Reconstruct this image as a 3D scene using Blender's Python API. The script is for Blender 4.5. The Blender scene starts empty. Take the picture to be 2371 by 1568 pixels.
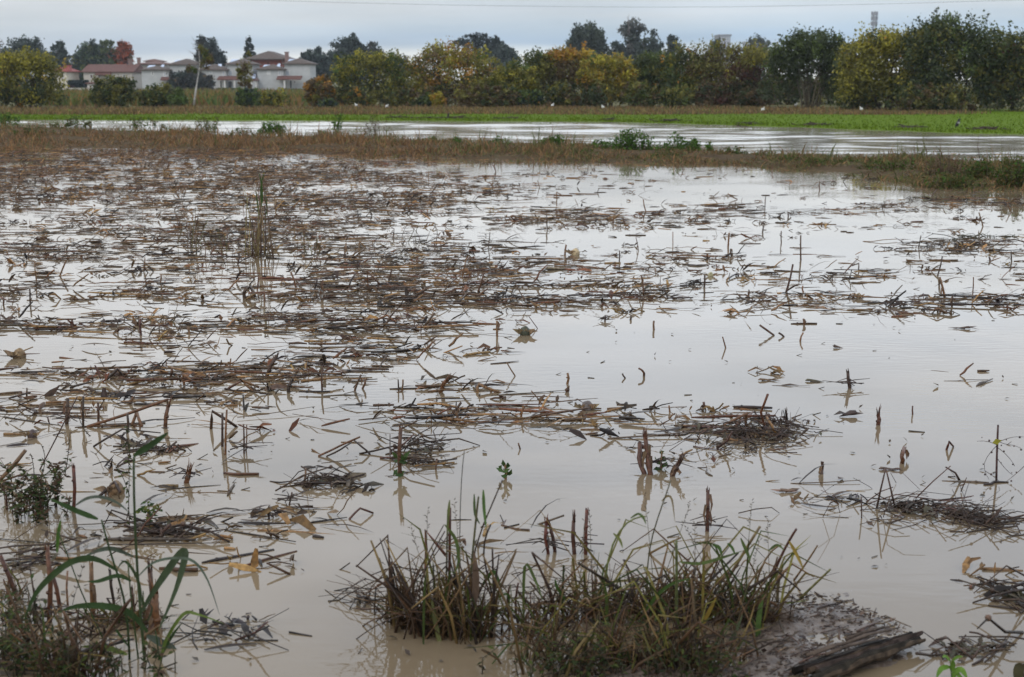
import bpy, math, random
import numpy as np
from mathutils import Vector, noise

# ------------------------------------------------------------------ camera, sky, sun, exposure
R = math.radians
sc = bpy.context.scene
COL = sc.collection
CX, CY, F = 1185.5, 784.0, 3293.0            # photograph measured in a 2371 x 1568 frame
CAMH, HOR = 2.0, 185.0
PITCH = math.atan((CY - HOR) / F)
cam_d = bpy.data.cameras.new("camera")
cam = bpy.data.objects.new("camera", cam_d)
COL.objects.link(cam)
cam.location = (0, 0, CAMH)
cam.rotation_euler = (math.pi / 2 - PITCH, 0, 0)
cam_d.sensor_fit = 'HORIZONTAL'
cam_d.sensor_width = 36
cam_d.lens = 50
cam_d.clip_start = 0.1
cam_d.clip_end = 8000
cam_d.dof.use_dof = True
cam_d.dof.focus_distance = 9.5
cam_d.dof.aperture_fstop = 4.5
sc.camera = cam

SUN_EL, SUN_AZ = R(42), R(215)               # azimuth clockwise from north (+Y): behind the camera, left
world = bpy.data.worlds.new("World")
sc.world = world
world.use_nodes = True
wt = world.node_tree
wt.nodes.clear()
def wn(t, **k):
    n = wt.nodes.new(t)
    for a, b in k.items():
        setattr(n, a, b)
    return n
w_out = wn('ShaderNodeOutputWorld')
w_bg = wn('ShaderNodeBackground')
w_bg.inputs['Strength'].default_value = 0.1
w_sky = wn('ShaderNodeTexSky', sky_type='NISHITA')
w_sky.sun_disc = False
w_sky.sun_elevation = SUN_EL
w_sky.sun_rotation = SUN_AZ
w_tc = wn('ShaderNodeTexCoord')
w_sep = wn('ShaderNodeSeparateXYZ')
wt.links.new(w_tc.outputs['Generated'], w_sep.inputs[0])
# cloud layers: colour by height above the horizon
w_map = wn('ShaderNodeMapping')
w_map.inputs['Scale'].default_value = (1.7, 1.7, 24)
wt.links.new(w_tc.outputs['Generated'], w_map.inputs['Vector'])
w_noi = wn('ShaderNodeTexNoise')
w_noi.inputs['Scale'].default_value = 1.6
w_noi.inputs['Detail'].default_value = 5
w_noi.inputs['Roughness'].default_value = 0.5
wt.links.new(w_map.outputs[0], w_noi.inputs['Vector'])
w_add = wn('ShaderNodeMath', operation='MULTIPLY_ADD')   # height + wobble
w_sub = wn('ShaderNodeMath', operation='SUBTRACT')
wt.links.new(w_noi.outputs['Fac'], w_sub.inputs[0])
w_sub.inputs[1].default_value = 0.5
wt.links.new(w_sub.outputs[0], w_add.inputs[0])
w_add.inputs[1].default_value = 0.042
wt.links.new(w_sep.outputs['Z'], w_add.inputs[2])
w_ramp = wn('ShaderNodeValToRGB')
wt.links.new(w_add.outputs[0], w_ramp.inputs[0])
SKY = [(0.000, (0.88, 0.89, 0.87)), (0.012, (0.78, 0.83, 0.85)), (0.025, (0.39, 0.53, 0.71)), (0.037, (0.50, 0.61, 0.73)),
       (0.054, (0.66, 0.69, 0.73)), (0.085, (1.07, 1.11, 1.15)), (0.16, (1.40, 1.51, 1.64)), (0.30, (1.40, 1.58, 1.84)), (1.0, (0.98, 1.09, 1.26))]
el = w_ramp.color_ramp.elements
while len(el) < len(SKY):
    el.new(0.5)
for e, (p, c) in zip(el, SKY):
    e.position = p
    e.color = (*c, 1)
# greyer and darker cloud to the left
w_lr = wn('ShaderNodeMapRange')
wt.links.new(w_sep.outputs['X'], w_lr.inputs['Value'])
w_lr.inputs['From Min'].default_value = -0.42
w_lr.inputs['From Max'].default_value = 0.05
w_lr.inputs['To Min'].default_value = 0.6
w_lr.inputs['To Max'].default_value = 0.0
w_grey = wn('ShaderNodeMix', data_type='RGBA')
wt.links.new(w_lr.outputs[0], w_grey.inputs['Factor'])
wt.links.new(w_ramp.outputs['Color'], w_grey.inputs['A'])
w_bw = wn('ShaderNodeRGBToBW')
wt.links.new(w_ramp.outputs['Color'], w_bw.inputs[0])
wt.links.new(w_bw.outputs[0], w_grey.inputs['B'])
w_sc = wn('ShaderNodeVectorMath', operation='SCALE')
wt.links.new(w_grey.outputs['Result'], w_sc.inputs[0])
w_map2 = wn('ShaderNodeMapping')
w_map2.inputs['Scale'].default_value = (3.2, 3.2, 22)
w_map2.inputs['Location'].default_value = (3.1, 1.7, 0.4)
wt.links.new(w_tc.outputs['Generated'], w_map2.inputs['Vector'])
w_n2 = wn('ShaderNodeTexNoise')
w_n2.inputs['Scale'].default_value = 1.3
w_n2.inputs['Detail'].default_value = 6
wt.links.new(w_map2.outputs[0], w_n2.inputs['Vector'])
w_m2 = wn('ShaderNodeMapRange')
wt.links.new(w_n2.outputs['Fac'], w_m2.inputs['Value'])
w_m2.inputs['From Min'].default_value = 0.3
w_m2.inputs['From Max'].default_value = 0.7
w_m2.inputs['To Min'].default_value = 8.7
w_m2.inputs['To Max'].default_value = 11.3
wt.links.new(w_m2.outputs[0], w_sc.inputs['Scale'])
w_mix = wn('ShaderNodeMix', data_type='RGBA')
w_mix.inputs['Factor'].default_value = 0.88
wt.links.new(w_sky.outputs[0], w_mix.inputs['A'])
wt.links.new(w_sc.outputs[0], w_mix.inputs['B'])
wt.links.new(w_mix.outputs['Result'], w_bg.inputs['Color'])
wt.links.new(w_bg.outputs[0], w_out.inputs['Surface'])

sun_d = bpy.data.lights.new("sun", 'SUN')
sun_d.energy = 0.8
sun_d.angle = R(14)
sun_d.color = (1.0, 0.95, 0.88)
sun = bpy.data.objects.new("sun", sun_d)
COL.objects.link(sun)
sd = Vector((math.sin(SUN_AZ) * math.cos(SUN_EL), math.cos(SUN_AZ) * math.cos(SUN_EL), math.sin(SUN_EL)))
sun.rotation_euler = sd.to_track_quat('Z', 'Y').to_euler()
sun.location = (-20, -20, 40)

sc.view_settings.view_transform = 'Standard'
sc.view_settings.look = 'None'
sc.view_settings.exposure = 0.13
sc.view_settings.gamma = 1
sc.cycles.use_denoising = True
sc.cycles.max_bounces = 6
sc.cycles.transparent_max_bounces = 4

# ------------------------------------------------------------------ geometry of the view
rnd = random.Random(7)
FW = Vector((0, math.cos(PITCH), -math.sin(PITCH)))
UP = Vector((0, math.sin(PITCH), math.cos(PITCH)))
EYE = Vector((0, 0, CAMH))

def ray(px, py):
    return FW + Vector((1, 0, 0)) * ((px - CX) / F) + UP * ((CY - py) / F)

def G(px, py, z=0.0):
    """the ground point (height z) under a point of the photograph"""
    d = ray(px, py)
    return EYE + d * ((z - CAMH) / d.z)

def at(px, py, Y):
    d = ray(px, py)
    return EYE + d * (Y / d.y)

def proj(p):
    q = Vector(p) - EYE
    w = q.dot(FW)
    return CX + F * q.x / w, CY - F * q.dot(UP) / w

def ppm(p):
    return F / (Vector(p) - EYE).dot(FW)

def lerp_curve(pts, x):
    if x <= pts[0][0]:
        return pts[0][1]
    for (a, b), (c, d) in zip(pts, pts[1:]):
        if x <= c:
            return b + (d - b) * (x - a) / (c - a)
    return pts[-1][1]

# ------------------------------------------------------------------ materials
def new_mat(name):
    m = bpy.data.materials.new(name)
    m.use_nodes = True
    nt = m.node_tree
    return m, nt, nt.nodes['Principled BSDF']

def tint_mat(name, rough=0.6, spec=0.4, trans=0.0, nscale=30.0, namp=0.45):
    """colour comes from the mesh's own 'tint' attribute, broken up by a noise"""
    m, nt, b = new_mat(name)
    a = nt.nodes.new('ShaderNodeAttribute')
    a.attribute_name = 'tint'
    n = nt.nodes.new('ShaderNodeTexNoise')
    n.inputs['Scale'].default_value = nscale
    n.inputs['Detail'].default_value = 3
    g = nt.nodes.new('ShaderNodeNewGeometry')
    nt.links.new(g.outputs['Position'], n.inputs['Vector'])
    r = nt.nodes.new('ShaderNodeMapRange')
    nt.links.new(n.outputs['Fac'], r.inputs['Value'])
    r.inputs['From Min'].default_value = 0.3
    r.inputs['From Max'].default_value = 0.7
    r.inputs['To Min'].default_value = 1 - namp
    r.inputs['To Max'].default_value = 1 + namp
    s = nt.nodes.new('ShaderNodeVectorMath')
    s.operation = 'SCALE'
    nt.links.new(a.outputs['Color'], s.inputs[0])
    nt.links.new(r.outputs[0], s.inputs['Scale'])
    nt.links.new(s.outputs[0], b.inputs['Base Color'])
    b.inputs['Roughness'].default_value = rough
    b.inputs['Specular IOR Level'].default_value = spec
    if trans > 0:
        t = nt.nodes.new('ShaderNodeBsdfTranslucent')
        nt.links.new(s.outputs[0], t.inputs['Color'])
        mx = nt.nodes.new('ShaderNodeMixShader')
        mx.inputs[0].default_value = trans
        out = nt.nodes['Material Output']
        nt.links.new(b.outputs[0], mx.inputs[1])
        nt.links.new(t.outputs[0], mx.inputs[2])
        nt.links.new(mx.outputs[0], out.inputs['Surface'])
    return m

M_STALK = tint_mat('wet_maize_stalk', 0.5, 0.3, 0, 60, 0.5)
M_HUSK = tint_mat('wet_husk', 0.55, 0.25, 0.1, 50, 0.4)
M_LEAF = tint_mat('tree_leaves', 0.55, 0.3, 0.3, 3, 0.25)
M_BLADE = tint_mat('grass_blade', 0.6, 0.12, 0.3, 25, 0.25)
M_CROP = tint_mat('crop_blade', 0.8, 0.02, 0.2, 2, 0.2)
M_DRY = tint_mat('dry_grass', 0.7, 0.25, 0.15, 12, 0.35)
M_BARK = tint_mat('bark', 0.8, 0.2, 0, 8, 0.4)
M_PAINT = tint_mat('plain_surface', 0.7, 0.3, 0, 1.2, 0.08)
M_ROOF = tint_mat('roof_tiles', 0.8, 0.2, 0, 2.5, 0.3)
M_GLASS = tint_mat('dark_glass', 0.1, 0.5, 0, 1, 0.05)
M_WOOD = tint_mat('wet_driftwood', 0.75, 0.12, 0, 25, 0.6)

def noise_mat(name, ramp, scale, detail=6, rough=0.7, spec=0.3, stretch=(1, 1, 1), bump=0.0, bscale=40.0, bdist=0.02):
    m, nt, b = new_mat(name)
    g = nt.nodes.new('ShaderNodeNewGeometry')
    mp = nt.nodes.new('ShaderNodeMapping')
    mp.inputs['Scale'].default_value = stretch
    nt.links.new(g.outputs['Position'], mp.inputs['Vector'])
    n = nt.nodes.new('ShaderNodeTexNoise')
    n.inputs['Scale'].default_value = scale
    n.inputs['Detail'].default_value = detail
    n.inputs['Roughness'].default_value = 0.65
    nt.links.new(mp.outputs[0], n.inputs['Vector'])
    r = nt.nodes.new('ShaderNodeValToRGB')
    e = r.color_ramp.elements
    while len(e) < len(ramp):
        e.new(0.5)
    for q, (p, c) in zip(e, ramp):
        q.position = p
        q.color = (*c, 1)
    nt.links.new(n.outputs['Fac'], r.inputs[0])
    nt.links.new(r.outputs[0], b.inputs['Base Color'])
    b.inputs['Roughness'].default_value = rough
    b.inputs['Specular IOR Level'].default_value = spec
    if bump:
        n2 = nt.nodes.new('ShaderNodeTexNoise')
        n2.inputs['Scale'].default_value = bscale
        n2.inputs['Detail'].default_value = 5
        nt.links.new(g.outputs['Position'], n2.inputs['Vector'])
        bp = nt.nodes.new('ShaderNodeBump')
        bp.inputs['Strength'].default_value = bump
        bp.inputs['Distance'].default_value = bdist
        nt.links.new(n2.outputs['Fac'], bp.inputs['Height'])
        nt.links.new(bp.outputs[0], b.inputs['Normal'])
    return m

M_SOIL = noise_mat('far_ground', [(0.3, (0.05, 0.06, 0.018)), (0.5, (0.10, 0.085, 0.03)), (0.7, (0.07, 0.10, 0.02))], 0.12, 8, 0.9, 0.1)
M_FIELD = noise_mat('young_wheat', [(0.3, (0.072, 0.115, 0.009)), (0.6, (0.086, 0.132, 0.010)), (0.75, (0.10, 0.145, 0.018))], 0.6, 8, 0.9, 0.02, (0.4, 1.6, 1))
M_BANK = noise_mat('bank_soil', [(0.3, (0.04, 0.028, 0.017)), (0.55, (0.075, 0.05, 0.026)), (0.75, (0.065, 0.06, 0.025))], 2.0, 8, 0.95, 0.04)
M_MUD = noise_mat('wet_mud', [(0.30, (0.04, 0.027, 0.019)), (0.46, (0.09, 0.065, 0.048)), (0.6, (0.13, 0.098, 0.074)), (0.8, (0.18, 0.14, 0.11))],
                  22, 8, 0.38, 0.4, (1, 1, 1), 0.6, 60, 0.012)

def water_mat(name, base, ripples, rough=0.02):
    """muddy water: an opaque silt colour under a mirror of sky; ripples = [(stretch, scale, strength, distance, mask)]"""
    m, nt, b = new_mat(name)
    b.inputs['Base Color'].default_value = (*base, 1)
    b.inputs['Roughness'].default_value = rough
    b.inputs['IOR'].default_value = 1.333
    g = nt.nodes.new('ShaderNodeNewGeometry')
    # slow drift in the silt colour
    n0 = nt.nodes.new('ShaderNodeTexNoise')
    n0.inputs['Scale'].default_value = 0.35
    n0.inputs['Detail'].default_value = 3
    nt.links.new(g.outputs['Position'], n0.inputs['Vector'])
    mr = nt.nodes.new('ShaderNodeMapRange')
    nt.links.new(n0.outputs['Fac'], mr.inputs['Value'])
    n0.inputs['Distortion'].default_value = 1.2
    mr.inputs['From Min'].default_value = 0.3
    mr.inputs['From Max'].default_value = 0.7
    mr.inputs['To Min'].default_value = 0.75
    mr.inputs['To Max'].default_value = 1.25
    cs = nt.nodes.new('ShaderNodeVectorMath')
    cs.operation = 'SCALE'
    cs.inputs[0].default_value = base
    nt.links.new(mr.outputs[0], cs.inputs['Scale'])
    nt.links.new(cs.outputs[0], b.inputs['Base Color'])
    prev = None
    for stretch, scale, strength, dist, mask in ripples:
        mp = nt.nodes.new('ShaderNodeMapping')
        mp.inputs['Scale'].default_value = stretch
        nt.links.new(g.outputs['Position'], mp.inputs['Vector'])
        n = nt.nodes.new('ShaderNodeTexNoise')
        n.inputs['Scale'].default_value = scale
        n.inputs['Detail'].default_value = 2
        nt.links.new(mp.outputs[0], n.inputs['Vector'])
        bp = nt.nodes.new('ShaderNodeBump')
        bp.inputs['Distance'].default_value = dist
        bp.inputs['Strength'].default_value = strength
        if mask:
            nm = nt.nodes.new('ShaderNodeTexNoise')
            nm.inputs['Scale'].default_value = mask
            nm.inputs['Detail'].default_value = 2
            nt.links.new(g.outputs['Position'], nm.inputs['Vector'])
            mm = nt.nodes.new('ShaderNodeMapRange')
            mm.inputs['From Min'].default_value = 0.42
            mm.inputs['From Max'].default_value = 0.62
            mm.inputs['To Max'].default_value = strength
            nt.links.new(nm.outputs['Fac'], mm.inputs['Value'])
            nt.links.new(mm.outputs[0], bp.inputs['Strength'])
        nt.links.new(n.outputs['Fac'], bp.inputs['Height'])
        if prev:
            nt.links.new(prev.outputs[0], bp.inputs['Normal'])
        prev = bp
    if prev:
        nt.links.new(prev.outputs[0], b.inputs['Normal'])
    return m

M_FLOOD = water_mat('flood_water', (0.158, 0.118, 0.074), [((1, 2.6, 1), 6, 0.5, 0.0035, 0.4), ((1.0, 1.6, 1), 1.2, 0.5, 0.002, None)])
M_RIVER = water_mat('river_water', (0.15, 0.12, 0.075), [((1, 1.5, 1), 2.5, 0.5, 0.006, None)], 0.11)

# ------------------------------------------------------------------ mesh helpers
def jit(c, a=0.25, r=None):
    r = r or rnd
    k = 1 + r.uniform(-a, a)
    return (c[0] * k * (1 + r.uniform(-.08, .08)), c[1] * k * (1 + r.uniform(-.05, .05)), c[2] * k * (1 + r.uniform(-.1, .1)))

class MB:
    """collects shapes in world coordinates; build() links them as ONE mesh object"""
    def __init__(self):
        self.v, self.f, self.c = [], [], []

    def add(self, vs, fs, col):
        o = len(self.v)
        self.v += [tuple(q) for q in vs]
        self.f += [tuple(i + o for i in f) for f in fs]
        self.c += [col] * len(vs) if not isinstance(col, list) else col

    def tube(self, pts, rad, col, n=5, flat=1.0, rough=0.0):
        pts = [Vector(p) for p in pts]
        k = len(pts)
        if not isinstance(rad, (list, tuple)):
            rad = [rad] * k
        vs, fs = [], []
        t0 = (pts[1] - pts[0]).normalized()
        ref = Vector((0, 0, 1)) if abs(t0.z) < 0.8 else Vector((0.3, 1, 0.1))
        for i, p in enumerate(pts):
            t = (pts[min(i + 1, k - 1)] - pts[max(i - 1, 0)])
            if t.length < 1e-9:
                t = t0
            t.normalize()
            a = t.cross(ref)
            if a.length < 1e-4:
                a = t.cross(Vector((1, 0.2, 0)))
            a.normalize()
            b = a.cross(t)
            for j in range(n):
                w = 2 * math.pi * j / n
                rr = rad[i] * (1 + (rnd.uniform(-rough, rough) if rough else 0))
                vs.append(p + a * (math.cos(w) * rr) + b * (math.sin(w) * rr * flat))
        for i in range(k - 1):
            for j in range(n):
                j2 = (j + 1) % n
                fs.append((i * n + j, i * n + j2, (i + 1) * n + j2, (i + 1) * n + j))
        fs.append(tuple(range(n))[::-1])
        fs.append(tuple((k - 1) * n + j for j in range(n)))
        self.add(vs, fs, col)

    def ribbon(self, pts, wid, col, face=None, crease=0.25):
        """leaf blade: three vertices a section with a raised keel"""
        pts = [Vector(p) for p in pts]
        k = len(pts)
        vs, fs = [], []
        for i, p in enumerate(pts):
            t = pts[min(i + 1, k - 1)] - pts[max(i - 1, 0)]
            t.normalize()
            d = Vector(face) if face is not None else (EYE - p).normalized()
            s = t.cross(d)
            if s.length < 1e-4:
                s = Vector((1, 0, 0))
            s.normalize()
            up = s.cross(t)
            w = wid[i] if isinstance(wid, (list, tuple)) else wid * math.sin(math.pi * (0.12 + 0.86 * i / (k - 1))) ** 0.7
            vs += [p - s * w * .5, p - up * w * crease, p + s * w * .5]
        for i in range(k - 1):
            a, b = i * 3, i * 3 + 3
            fs += [(a, a + 1, b + 1, b), (a + 1, a + 2, b + 2, b + 1)]
        self.add(vs, fs, col)

    def leaf(self, p, d, L, W, nrm, col):
        p, d, nrm = Vector(p), Vector(d).normalized(), Vector(nrm)
        s = d.cross(nrm)
        if s.length < 1e-4:
            s = d.cross(Vector((0.3, 0.8, 0.5)))
        s.normalize()
        u = s.cross(d)
        self.add([p, p + d * L * .45 + s * W * .5 + u * W * .15, p + d * L, p + d * L * .45 - s * W * .5 + u * W * .15, p + d * L * .45],
                 [(0, 1, 4), (1, 2, 4), (2, 3, 4), (3, 0, 4)], col)

    def box(self, x0, x1, y0, y1, z0, z1, col):
        self.add([(x0, y0, z0), (x1, y0, z0), (x1, y1, z0), (x0, y1, z0), (x0, y0, z1), (x1, y0, z1), (x1, y1, z1), (x0, y1, z1)],
                 [(3, 2, 1, 0), (4, 5, 6, 7), (0, 1, 5, 4), (1, 2, 6, 5), (2, 3, 7, 6), (3, 0, 4, 7)], col)

    def ball(self, p, r, col, nu=8, nv=5, sq=(1, 1, 1), rough=0.0):
        p = Vector(p)
        vs, fs = [], []
        for i in range(nv + 1):
            a = math.pi * i / nv
            for j in range(nu):
                w = 2 * math.pi * j / nu
                k = r * (1 + (rnd.uniform(-rough, rough) if rough else 0))
                vs.append(p + Vector((math.sin(a) * math.cos(w) * sq[0], math.sin(a) * math.sin(w) * sq[1], math.cos(a) * sq[2])) * k)
        for i in range(nv):
            for j in range(nu):
                j2 = (j + 1) % nu
                fs.append((i * nu + j, (i + 1) * nu + j, (i + 1) * nu + j2, i * nu + j2))
        self.add(vs, fs, col)

    def build(self, name, mat, parent=None, origin=None, smooth=True):
        me = bpy.data.meshes.new(name)
        o3 = Vector(origin) if origin is not None else (Vector(parent.location) if parent is not None and parent.parent is None else Vector((0, 0, 0)))
        me.from_pydata([(a - o3.x, b - o3.y, c - o3.z) for a, b, c in self.v], [], self.f)
        at_ = me.attributes.new('tint', 'FLOAT_COLOR', 'POINT')
        at_.data.foreach_set('color', np.array([(*c[:3], 1.0) for c in self.c], dtype=np.float32).ravel())
        if smooth:
            me.polygons.foreach_set('use_smooth', [True] * len(me.polygons))
        me.materials.append(mat)
        me.update()
        o = bpy.data.objects.new(name, me)
        COL.objects.link(o)
        if parent is not None:
            o.parent = parent
        else:
            o.location = o3
        return o

def np_obj(name, V, T, C, mat, parent=None, origin=(0, 0, 0)):
    """triangles from arrays"""
    V = V - np.array(origin, dtype=float)
    me = bpy.data.meshes.new(name)
    me.vertices.add(len(V))
    me.vertices.foreach_set('co', V.astype(np.float32).ravel())
    me.loops.add(T.size)
    me.loops.foreach_set('vertex_index', T.astype(np.int32).ravel())
    me.polygons.add(len(T))
    me.polygons.foreach_set('loop_start', (np.arange(len(T)) * 3).astype(np.int32))
    me.update(calc_edges=True)
    a = me.attributes.new('tint', 'FLOAT_COLOR', 'POINT')
    a.data.foreach_set('color', np.concatenate([C, np.ones((len(C), 1))], 1).astype(np.float32).ravel())
    me.materials.append(mat)
    o = bpy.data.objects.new(name, me)
    COL.objects.link(o)
    if parent is not None:
        o.parent = parent
    else:
        o.location = origin
    return o

def thing(name, label, cat, loc, group=None):
    o = bpy.data.objects.new(name, None)
    o.empty_display_size = 0.1
    COL.objects.link(o)
    o.location = loc
    return tag(o, label, cat, group)

def tag(o, label, cat, group=None, kind=None):
    o['label'] = label
    o['category'] = cat
    if group:
        o['group'] = group
    if kind:
        o['kind'] = kind
    return o

def structure(o):
    o['kind'] = 'structure'
    return o

# ------------------------------------------------------------------ the setting: ground, water, bank, far field
FAR_EDGE = [(-900, 276), (0, 277), (300, 278), (900, 279), (1400, 282), (1600, 287), (1800, 293), (2000, 300), (2200, 307), (2371, 311), (3300, 325)]
BANK_FAR = [(-900, 288), (0, 292), (150, 296), (300, 302), (500, 310), (700, 317), (900, 321), (1000, 325), (1200, 334), (1400, 340), (1650, 350), (1800, 360), (2000, 368), (2200, 374), (2371, 380), (3300, 400)]
BANK_NEAR = [(-900, 346), (0, 346), (300, 346), (700, 355), (900, 364), (1100, 371), (1300, 377), (1600, 381), (1800, 390), (2000, 406), (2150, 430), (2371, 446), (3300, 500)]

def sheet(name, rows, mat):
    """a grid mesh from rows of equal length"""
    vs = [tuple(p) for r in rows for p in r]
    n = len(rows[0])
    fs = [(i * n + j, i * n + j + 1, (i + 1) * n + j + 1, (i + 1) * n + j) for i in range(len(rows) - 1) for j in range(n - 1)]
    me = bpy.data.meshes.new(name)
    me.from_pydata(vs, [], fs)
    me.polygons.foreach_set('use_smooth', [True] * len(me.polygons))
    me.materials.append(mat)
    o = bpy.data.objects.new(name, me)
    COL.objects.link(o)
    return structure(o)

sheet('ground', [[(x, y, z) for x in (-4000, -900, -200, -60, 0, 60, 200, 900, 4000)]
                 for y, z in ((-40, -0.5), (30, -0.5), (74, -0.5), (84, 0.02), (130, 0.03), (300, 0.03), (1200, 0.03), (6500, 0.03))], M_SOIL)
xs = list(range(-900, 3301, 25))
mid = [(x, 0.5 * (lerp_curve(BANK_FAR, x) + lerp_curve(BANK_NEAR, x))) for x in xs]
midp = [G(x, y) for x, y in mid]
sheet('flood_water', [[(p.x, -3.0, 0) for p in midp], [(p.x, p.y * .5, 0) for p in midp], [tuple(p) for p in midp]], M_FLOOD)
def wave(x, y):
    return .066 * noise.noise((x * .15, y * .30, 2)) + .040 * noise.noise((x * .4, y * .95, 6)) + .010 * noise.noise((x * 1.1, y * 2.4, 9))
wx = list(range(-900, 3301, 14))
rows = []
for i in range(101):
    t = i / 100
    r = []
    for x in wx:
        a, b = G(x, .5 * (lerp_curve(BANK_FAR, x) + lerp_curve(BANK_NEAR, x))), G(x, lerp_curve(FAR_EDGE, x) - 2.0)
        p = a.lerp(b, t)
        r.append((p.x, p.y, wave(p.x, p.y) * min(1, t * 3, (1 - t) * 6) - .01))
    rows.append(r)
sheet('river_water', rows, M_RIVER)

def bank_h(t, x, y):
    h = math.sin(math.pi * min(max(t, 0), 1)) ** 0.7 * 0.13 - 0.035
    return h + 0.05 * noise.noise((x * 0.5, y * 0.9, 3)) * (0.3 + math.sin(math.pi * t))
rows = []
for i in range(15):
    t = i / 14
    r = []
    for x in xs:
        p = G(x, lerp_curve(BANK_NEAR, x)).lerp(G(x, lerp_curve(BANK_FAR, x)), t)
        r.append((p.x, p.y, bank_h(t, p.x, p.y)))
    rows.append(r)
sheet('river_bank', rows, M_BANK)

rows = []
for k, (dy, z) in enumerate(((-0.4, -0.05), (0.25, 0.02), (1.2, 0.07), (4, 0.09))):
    r = []
    for x in xs:
        p = G(x, lerp_curve(FAR_EDGE, x))
        wob = 0.35 * noise.noise((p.x * 0.35, p.y * 0.2, 1)) + 0.2 * noise.noise((p.x * 1.3, 0, 5))
        q = p + Vector((p.x, p.y, 0)).normalized() * (dy + wob * (k < 2))
        r.append((q.x, q.y, z))
    rows.append(r)
rows.append([(p[0] * 95 / p[1], 95, 0.09) for p in rows[-1]])
sheet('green_field', rows, M_FIELD)

# ------------------------------------------------------------------ blades of grass in masses
def blade_arrays(P, H, LX, LY, W, C, rs):
    """P base points, H heights, lean vectors, widths, colours -> 5 vertices a blade"""
    n = len(P)
    a = rs.uniform(0, math.pi, n)
    sx, sy = np.cos(a) * W * .5, np.sin(a) * W * .5 * 0.6
    V = np.zeros((n, 5, 3))
    for k, (s, h, l, w) in enumerate(((-1, 0, 0, 1), (1, 0, 0, 1), (-1, .55, .3, .8), (1, .55, .3, .8), (0, 1, 1, 0))):
        V[:, k, 0] = P[:, 0] + s * sx * w + LX * l
        V[:, k, 1] = P[:, 1] + s * sy * w + LY * l
        V[:, k, 2] = P[:, 2] + H * h
    T = np.array([[0, 1, 3], [0, 3, 2], [2, 3, 4]])[None] + (np.arange(n) * 5)[:, None, None]
    return V.reshape(-1, 3), T.reshape(-1, 3), np.repeat(C, 5, 0)

def pick_cols(pal, n, rs, var=0.3):
    cols = np.array([c for c, w in pal])
    w = np.array([w for c, w in pal], float)
    i = rs.choice(len(pal), n, p=w / w.sum())
    return cols[i] * rs.uniform(1 - var, 1 + var, (n, 1))

rs = np.random.RandomState(11)
# young wheat on the far field
pts = []
while len(pts) < 26000:
    px, t = rs.uniform(-800, 3200), rs.uniform(0, 1) ** 1.3
    e = lerp_curve(FAR_EDGE, px)
    p = G(px, e + (263 - e) * t - 0.6, 0.085)
    pts.append((p.x, p.y, 0.07))
P = np.array(pts); n = len(P)
V, T, C = blade_arrays(P, rs.uniform(.04, .12, n), rs.normal(0, .04, n), rs.normal(0, .04, n), rs.uniform(.03, .07, n),
                       pick_cols([((.072, .115, .009), 3), ((.086, .132, .010), 3), ((.10, .145, .018), 1)], n, rs), rs)
tag(np_obj('young_wheat', V, T, C, M_CROP), 'short bright green crop on the strip beyond the river', 'young wheat', kind='stuff')
# brown dry crop strip behind it
pts = []
while len(pts) < 36000:
    px = rs.uniform(-900, 2300)
    y0 = 267.5 + 0.8 * math.sin(px * .01)
    y1 = 246 if px < 1700 else 246 + (px - 1700) * 0.018
    if px > 2000 and px < 2371 and rs.uniform() < (px - 2000) / 300:
        continue
    py = y1 + (y0 - y1) * rs.uniform(0, 1) ** 0.6
    p = G(px, py, 0.05)
    pts.append((p.x, p.y, 0.03))
P = np.array(pts); n = len(P)
hn = np.array([0.75 + 0.5 * noise.noise((a * .25, b * .12, 0)) for a, b, c in pts])
V, T, C = blade_arrays(P, rs.uniform(.16, .42, n) * hn, rs.normal(0, .09, n), rs.normal(0, .09, n), rs.uniform(.03, .09, n),
                       pick_cols([((.13, .075, .03), 3), ((.19, .12, .045), 2), ((.09, .06, .03), 2), ((.10, .10, .03), 1)], n, rs), rs)
tag(np_obj('dry_crop', V, T, C, M_DRY), 'strip of brown dry crop between the green field and the trees', 'dry crop', kind='stuff')
# rough tall grass in front of the houses
pts = []
while len(pts) < 9000:
    px, py = rs.uniform(100, 800), rs.uniform(214, 246)
    p = G(px, py, 0.03)
    pts.append((p.x, p.y, 0.02))
P = np.array(pts); n = len(P)
V, T, C = blade_arrays(P, rs.uniform(.3, 1.0, n), rs.normal(0, .25, n), rs.normal(0, .2, n), rs.uniform(.08, .3, n),
                       pick_cols([((.14, .08, .025), 3), ((.10, .11, .025), 3), ((.2, .11, .03), 1), ((.06, .09, .02), 2)], n, rs), rs)
tag(np_obj('rough_grass', V, T, C, M_DRY), 'rough orange and green grass on the plot before the pale houses', 'rough grass', kind='stuff')
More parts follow.
